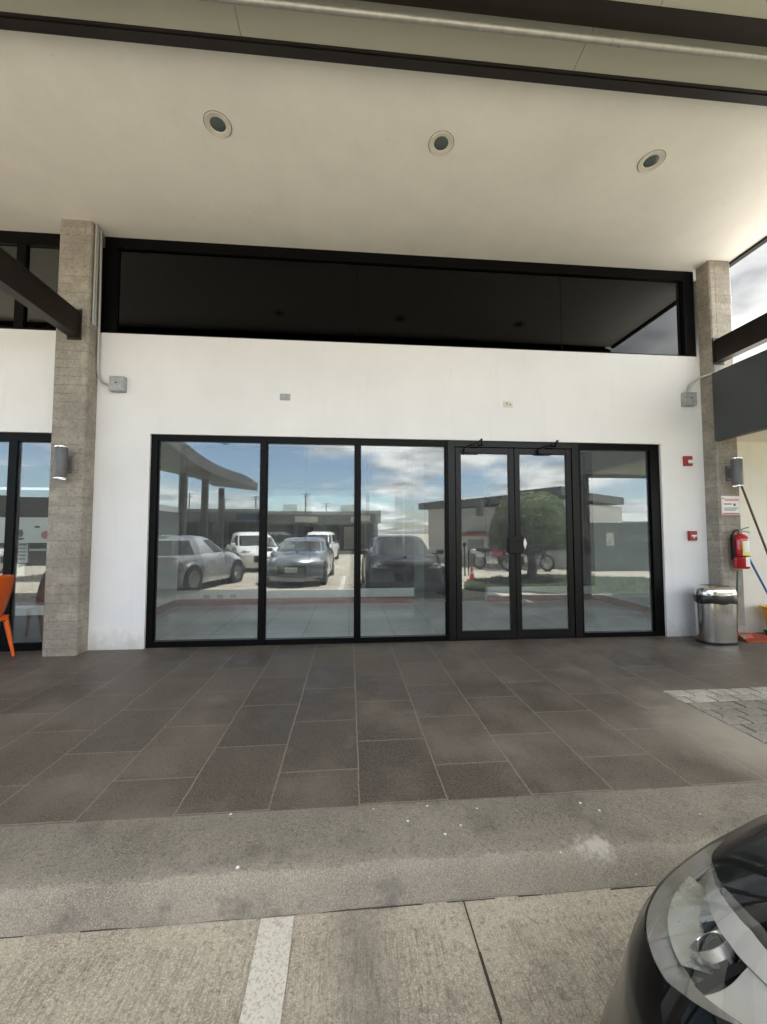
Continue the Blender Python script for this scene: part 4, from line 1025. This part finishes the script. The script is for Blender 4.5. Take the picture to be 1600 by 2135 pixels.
tag(m.build('grass', 'lawn', weld=False), 'short patchy grass blades on the island', 'grass', kind='stuff')
def leaf(m, p, nrm_, s):
    nrm_ = (nrm_ + Vector((random.uniform(-1, 1), random.uniform(-1, 1), random.uniform(-1, 1)))*0.7).normalized()
    a = nrm_.orthogonal().normalized(); a = Matrix.Rotation(random.uniform(0, 2*PI), 3, nrm_) @ a; b_ = nrm_.cross(a)
    m.bm.faces.new([m.bm.verts.new(p + a*s), m.bm.verts.new(p + b_*s*0.45), m.bm.verts.new(p - a*s), m.bm.verts.new(p - b_*s*0.45)])
def topiary(x, y, rad, zb_, zt_, label):
    t = empty('topiary_tree', (x, y, Z0+0.05), label=label, cat='tree')
    H_ = zt_-zb_; m = MB()
    for i in range(16000):
        u = random.random(); th = random.uniform(0, 2*PI)
        if random.random() < 0.82:
            el = math.asin(random.random()); f = random.uniform(0.955, 1.0) + 0.008*math.sin(th*7)*math.cos(el*9)
            p = Vector((rad*math.cos(el)**0.6*math.cos(th)*f, rad*math.cos(el)**0.6*math.sin(th)*f, zb_-Z0-0.05 + H_*math.sin(el)*f)); nr = Vector((math.cos(el)*math.cos(th), math.cos(el)*math.sin(th), math.sin(el)))
        else:
            rr = rad*math.sqrt(random.random())*0.98; p = Vector((rr*math.cos(th), rr*math.sin(th), zb_-Z0-0.05 + random.uniform(-0.06, 0.10)-0.1*(1-rr/rad))); nr = Vector((0, 0, -1))
        leaf(m, p, nr, random.uniform(0.022, 0.042))
    ring = []
    for q_ in range(9):
        el = PI/2*q_/8; ring.append((max(0.001, rad*0.945*math.cos(el)**0.6), H_*0.945*math.sin(el)))
    m.lathe([(0.001, 0.0)] + ring, 28, T(0, 0, zb_-Z0-0.05), caps=False)
    m.build('crown', 'foliage', t, weld=False)
    m = MB(); m.tube([(0, 0, 0), (0.02, 0.01, 0.35), (0.0, 0, 0.75), (0.0, 0, 1.3)], 0.1, 12, rs=[0.17, 0.12, 0.12, 0.10])
    for k_ in range(7):
        a = 2*PI*k_/7; m.tube([(0, 0, 0.68), (rad*0.35*math.cos(a), rad*0.35*math.sin(a), 0.98), (rad*0.8*math.cos(a), rad*0.8*math.sin(a), 1.2)], 0.04, 7, rs=[0.06, 0.045, 0.02])
    m.build('trunk', 'bark', t, smooth=True)
topiary(5.50, -6.75, 1.20, 0.90, 2.56, 'dome-trimmed dark green topiary tree, mirrored in the doors')
def shrub(x, y, r, h, label):
    t = empty('shrub', (x, y, Z0+0.05), label=label, cat='shrub', group='low shrubs at the foot of the tree'); m = MB()
    for i in range(500):
        v = Vector((random.gauss(0, 1), random.gauss(0, 1), abs(random.gauss(0, 1)))).normalized()*random.uniform(0.5, 1)
        leaf(m, Vector((v.x*r, v.y*r, v.z*h)), v, 0.035)
    m.build('foliage', 'foliage', t, weld=False)
    m = MB(); m.tube([(0, 0, 0), (0, 0, h*0.6)], 0.015, 6); m.build('stem', 'bark', t)
shrub(4.5, -6.6, 0.35, 0.22, 'wide low shrub left of the trunk'); shrub(5.0, -6.9, 0.25, 0.16, 'small shrub close to the trunk'); shrub(7.2, -6.6, 0.3, 0.3, 'shrub near the grey wall')

def cone(x, y, label):
    b = empty('traffic_cone', (x, y, Z0), label=label, cat='traffic cone', group='orange traffic cones')
    m = MB(); m.lathe([(0.09, 0.03), (0.02, 0.48), (0.0, 0.485)], 20); m.build('cone', 'cone_orange', b, smooth=True)
    m = MB(); m.box(-0.13, 0.13, -0.13, 0.13, 0, 0.03, 0.005); m.build('foot', 'cone_orange', b)
    m = MB(); m.lathe([(0.069, 0.20), (0.0545, 0.29)], 20, caps=False); m.build('band', 'label_white', b)
cone(3.62, -8.2, 'farther orange cone, mirrored in the left door'); cone(4.0, -7.7, 'nearer orange cone beside the grass, mirrored in the left door')

def motorcycle(x, y, rz, paint, label):
    b = empty('motorcycle', (x, y, Z0), rz, label=label, cat='motorcycle', group='parked motorcycles')
    for wx in (-0.62, 0.68):
        m = MB(); m.lathe([(0.24, -0.04), (0.29, -0.045), (0.32, 0), (0.29, 0.045), (0.24, 0.04), (0.24, -0.04)], 28, T(wx, 0, 0.32, rx=PI/2), caps=False); w = m.build('wheel', 'tyre', b, smooth=True)
        m = MB()
        for k_ in range(5): m.box(-0.012, 0.012, -0.24, 0.24, -0.012, 0.012, 0, T(wx, 0, 0.32, rx=PI/2) @ Matrix.Rotation(PI*k_/5, 4, 'Z'))
        m.lathe([(0.24, -0.02), (0.225, 0), (0.24, 0.02)], 24, T(wx, 0, 0.32, rx=PI/2), caps=False); m.build('rim', 'rim', w)
    m = MB(); m.tube([(0.68, -0.09, 0.32), (0.45, -0.09, 0.95)], 0.022); m.tube([(0.68, 0.09, 0.32), (0.45, 0.09, 0.95)], 0.022)
    m.tube([(0.42, 0, 0.88), (0.05, 0, 0.80), (-0.45, 0, 0.72), (-0.85, 0, 0.80)], 0.03); m.tube([(0.42, 0, 0.85), (0.30, 0, 0.38), (-0.15, 0, 0.32), (-0.2, 0, 0.75)], 0.025)
    m.tube([(-0.15, 0.07, 0.36), (-0.62, 0.07, 0.32)], 0.025); m.tube([(-0.15, -0.07, 0.36), (-0.62, -0.07, 0.32)], 0.025); m.build('frame', 'black_plastic', b, smooth=True)
    m = MB(); m.lathe([(0.0, -0.30), (0.13, -0.24), (0.17, 0), (0.15, 0.2), (0.0, 0.28)], 20, T(0.20, 0, 0.90, ry=PI/2+0.15)); m.box(0.08, 0.52, -0.16, 0.16, 0.58, 0.86, 0.06); m.build('tank', paint, b, smooth=True)
    m = MB(); m.box(-0.72, 0.0, -0.13, 0.13, 0.76, 0.90, 0.05); m.build('saddle', 'black_plastic', b, smooth=True)
    m = MB(); m.box(-0.22, 0.34, -0.14, 0.14, 0.26, 0.66, 0.06); m.tube([(0.2, -0.12, 0.5), (0.25, -0.16, 0.28), (-0.3, -0.17, 0.28), (-0.75, -0.17, 0.42)], 0.035); m.build('engine', 'rim', b, smooth=True)
    m = MB(); m.tube([(0.36, -0.36, 1.06), (0.42, -0.1, 0.98), (0.42, 0.1, 0.98), (0.36, 0.36, 1.06)], 0.014); m.build('handlebar', 'black_plastic', b, smooth=True)
    m = MB(); m.lathe([(0.0, -0.05), (0.07, -0.03), (0.085, 0.04), (0.0, 0.05)], 18, T(0.55, 0, 0.90, ry=PI/2)); m.build('headlamp', 'silver_reflector', b, smooth=True)
    m = MB(); m.box(-1.0, -0.50, -0.09, 0.09, 0.66, 0.84, 0.04); m.box(-0.72, -0.3, -0.15, 0.15, 0.52, 0.72, 0.04); m.build('tail', 'label_white', b, smooth=True)
motorcycle(6.0, -11.2, R(50), 'bike_red', 'red and white motorcycle parked by the shed, mirrored in the left door')
motorcycle(6.95, -9.9, R(60), 'bike_blue', 'dark blue motorcycle behind the tree trunk, mirrored in the right door')
b = empty('barrier_post', (4.15, -9.0, Z0), label='thin black barrier post standing in the car park', cat='post')
m = MB(); m.tube([(0, 0, 0), (0, 0, 1.05)], 0.025); m.tube([(0.14, 0, 0), (0.14, 0, 0.9)], 0.02); m.build('pole', 'black_plastic', b)
m = MB(); m.lathe([(0.05, 0), (0.07, 0.05), (0.05, 0.13), (0.0, 0.15)], 14, T(0, 0, 1.05)); m.build('lamp', 'black_plastic', b, smooth=True)

# white building behind the tree
b = empty('store_building', (0, 0, 0), label='white walled building with dark grey roof edge behind the topiary tree', cat='building')
A, B_ = Vector((4.3, -16.0)), Vector((8.4, -10.0)); d = (B_-A).normalized(); ang = math.atan2(d.y, d.x); Ln = (B_-A).length
mt = T(A.x, A.y, Z0, rz=ang)
m = MB(); m.box(0, Ln, -6, 0, 0, 2.75, mat=mt); m.build('wall', 'wall_light', b)
m = MB(); m.box(-0.4, Ln+0.1, -6.2, 0.3, 2.75, 3.1, mat=mt @ Matrix.Rotation(-0.02, 4, 'Y')); m.build('roof', 'roof_dark', b)
m = MB(); m.box(Ln*0.5, Ln*0.5+0.3, 0.5, 0.7, 2.3, 3.0, mat=mt); m.build('roof_vent', 'wall_dark', b)
s = empty('shed', (0, 0, 0), label='small shed with roller shutter and red tiled roof against the white building', cat='shed')
mt2 = T(A.x, A.y, Z0, rz=ang) @ T(2.75, 0, 0)
m = MB(); m.box(0, 1.7, 0.002, 0.5, 0, 1.42, mat=mt2); m.build('wall', 'wall_light', s)
m = MB(); m.box(0.25, 1.15, 0.5, 0.52, 0, 1.25, mat=mt2); m.build('shutter', 'shutter', s)
m = MB()
for i in range(8): m.tube([tuple(mt2 @ Vector((-0.1+i*0.23, 0.0, 1.58))), tuple(mt2 @ Vector((-0.1+i*0.23, 0.7, 1.44)))], 0.06, 8)
m.build('roof', 'tile_roof_red', s, smooth=True)
b = empty('boundary_wall', (0, 0, 0), label='low pale wall running right from the white building', cat='wall')
m = MB(); m.box(0, 0.9, -0.15, 0, 0, 1.15, mat=T(8.35, -9.75, Z0)); m.build('wall', 'wall_light', b)
b = empty('dark_wall', (0, 0, 0), label='dark grey boundary wall, mirrored in the rightmost pane', cat='wall')
m = MB(); m.box(9.0, 30, -9.9, -9.7, Z0, 1.75); m.build('wall', 'wall_dark', b)
m = MB(); m.box(10.0, 10.3, -9.7, -9.67, 0.85, 1.35); m.build('notice', 'wall_light', b)
b = empty('warehouse', (0, 0, 0), label='long pale roofed warehouse beyond the dark boundary wall', cat='building')
m = MB(); m.box(15, 60, -34, -26, Z0, 2.3); m.build('wall', 'wall_light', b)
m = MB(); m.grid([[(14.5, -25.6, 2.3), (60, -25.6, 2.3)], [(14.5, -30, 3.1), (60, -30, 3.1)], [(14.5, -34.4, 2.3), (60, -34.4, 2.3)]]); o = m.build('roof', 'roof_white', b); sm = o.modifiers.new('s', 'SOLIDIFY'); sm.thickness = 0.1
# opposite row of shops with flat canopy
b = empty('shopping_row', (0, 0, 0), label='long row of dim shopfronts under a flat white-edged canopy across the car park', cat='building')
m = MB(); m.box(-40, 2.4, -30.5, -24, 2.75, 2.98); m.build('canopy_roof', 'roof_white', b)
m = MB(); m.box(-40, 2.4, -24.3, -24.05, 2.05, 2.75); m.build('fascia', 'shutter', b)
m = MB(); m.box(-40, 2.4, -31, -30.5, Z0, 2.75); m.build('wall', 'shop_dark', b)
for x in range(-38, 3, 4):
    m = MB(); m.box(x, x+0.2, -24.6, -24.4, Z0, 2.75); m.build('post', 'roof_dark', b)
for i, x in enumerate(range(-37, 1, 4)):
    m = MB(); m.box(x, x+2.6, -30.5, -30.4, 0.3, 2.2); f = m.build('shop_front', 'wall_dark' if i % 2 else 'shutter', b)
for x, h_ in ((-12.0, 1.3), (-9.4, 0.9), (-3.5, 1.5), (-1.9, 0.8), (-7.1, 1.1), (0.6, 1.2)):
    m = MB(); m.tube([(x, -26, 2.98), (x, -26, 2.98+h_)], 0.04, 6); m.tube([(x-0.35, -26, 2.9+h_), (x+0.35, -26, 2.9+h_)], 0.025, 6); m.tube([(x-0.2, -26, 2.72+h_), (x+0.2, -26, 2.72+h_)], 0.025, 6); m.build('antenna', 'roof_dark', b)
for x in (-15.5, -5.2, -0.8):
    m = MB(); m.box(x, x+1.1, -27, -26, 2.98, 3.65, 0.03); m.build('roof_unit', 'wall_light', b)
for x in range(-36, 1, 4):
    m = MB(); m.box(x, x+1.6, -24.04, -24.0, 2.2, 2.62); m.build('shop_board', ['wall_light', 'tile_roof_red', 'shutter', 'bike_blue', 'wall_light'][(x//4) % 5], b)
    m = MB(); m.box(x-0.6, x+0.7, -30.39, -30.35, 0.0, 2.0); f = m.build('shop_door', 'wall_light' if (x//4) % 3 == 0 else 'car_glass', b)
# left wing with raised canopy
b = empty('left_wing', (0, 0, 0), label='left wing of the mall with raised grey canopy on posts, mirrored in the leftmost pane', cat='building')
rows = []
for i in range(21):
    t = i/20; y = -8.0 - 15.5*t; zz_ = 5.3 - 0.35*math.sin(t*5) - 0.9*t
    rows.append((y, zz_))
m = MB(); m.grid([[(-6.4, y, z) for y, z in rows], [(-9.4, y, z+0.3) for y, z in rows]]); o = m.build('canopy_roof', 'roof_dark', b); sm = o.modifiers.new('s', 'SOLIDIFY'); sm.thickness = 0.5
for i in range(5):
    y = -9.5 - 3.0*i
    m = MB(); m.box(-8.4, -8.1, y-0.15, y+0.15, Z0, 4.9 - 0.9*i/5); m.build('post', 'roof_dark', b)
m = MB(); m.box(-16, -12, -24, -14.5, Z0, 3.0); m.build('wall', 'shop_dark', b)
m = MB(); m.box(-12, -11.9, -24, -14.5, 2.7, 3.1); m.build('fascia', 'roof_white', b)
# yard behind the shop
b = empty('yard_wall', (0, 0, 0), label='pale garden wall of the yard behind the shop', cat='wall')
m = MB(); m.box(-20, 20, 12, 12.2, Z0, 1.9); m.build('wall', 'room_plaster', b)
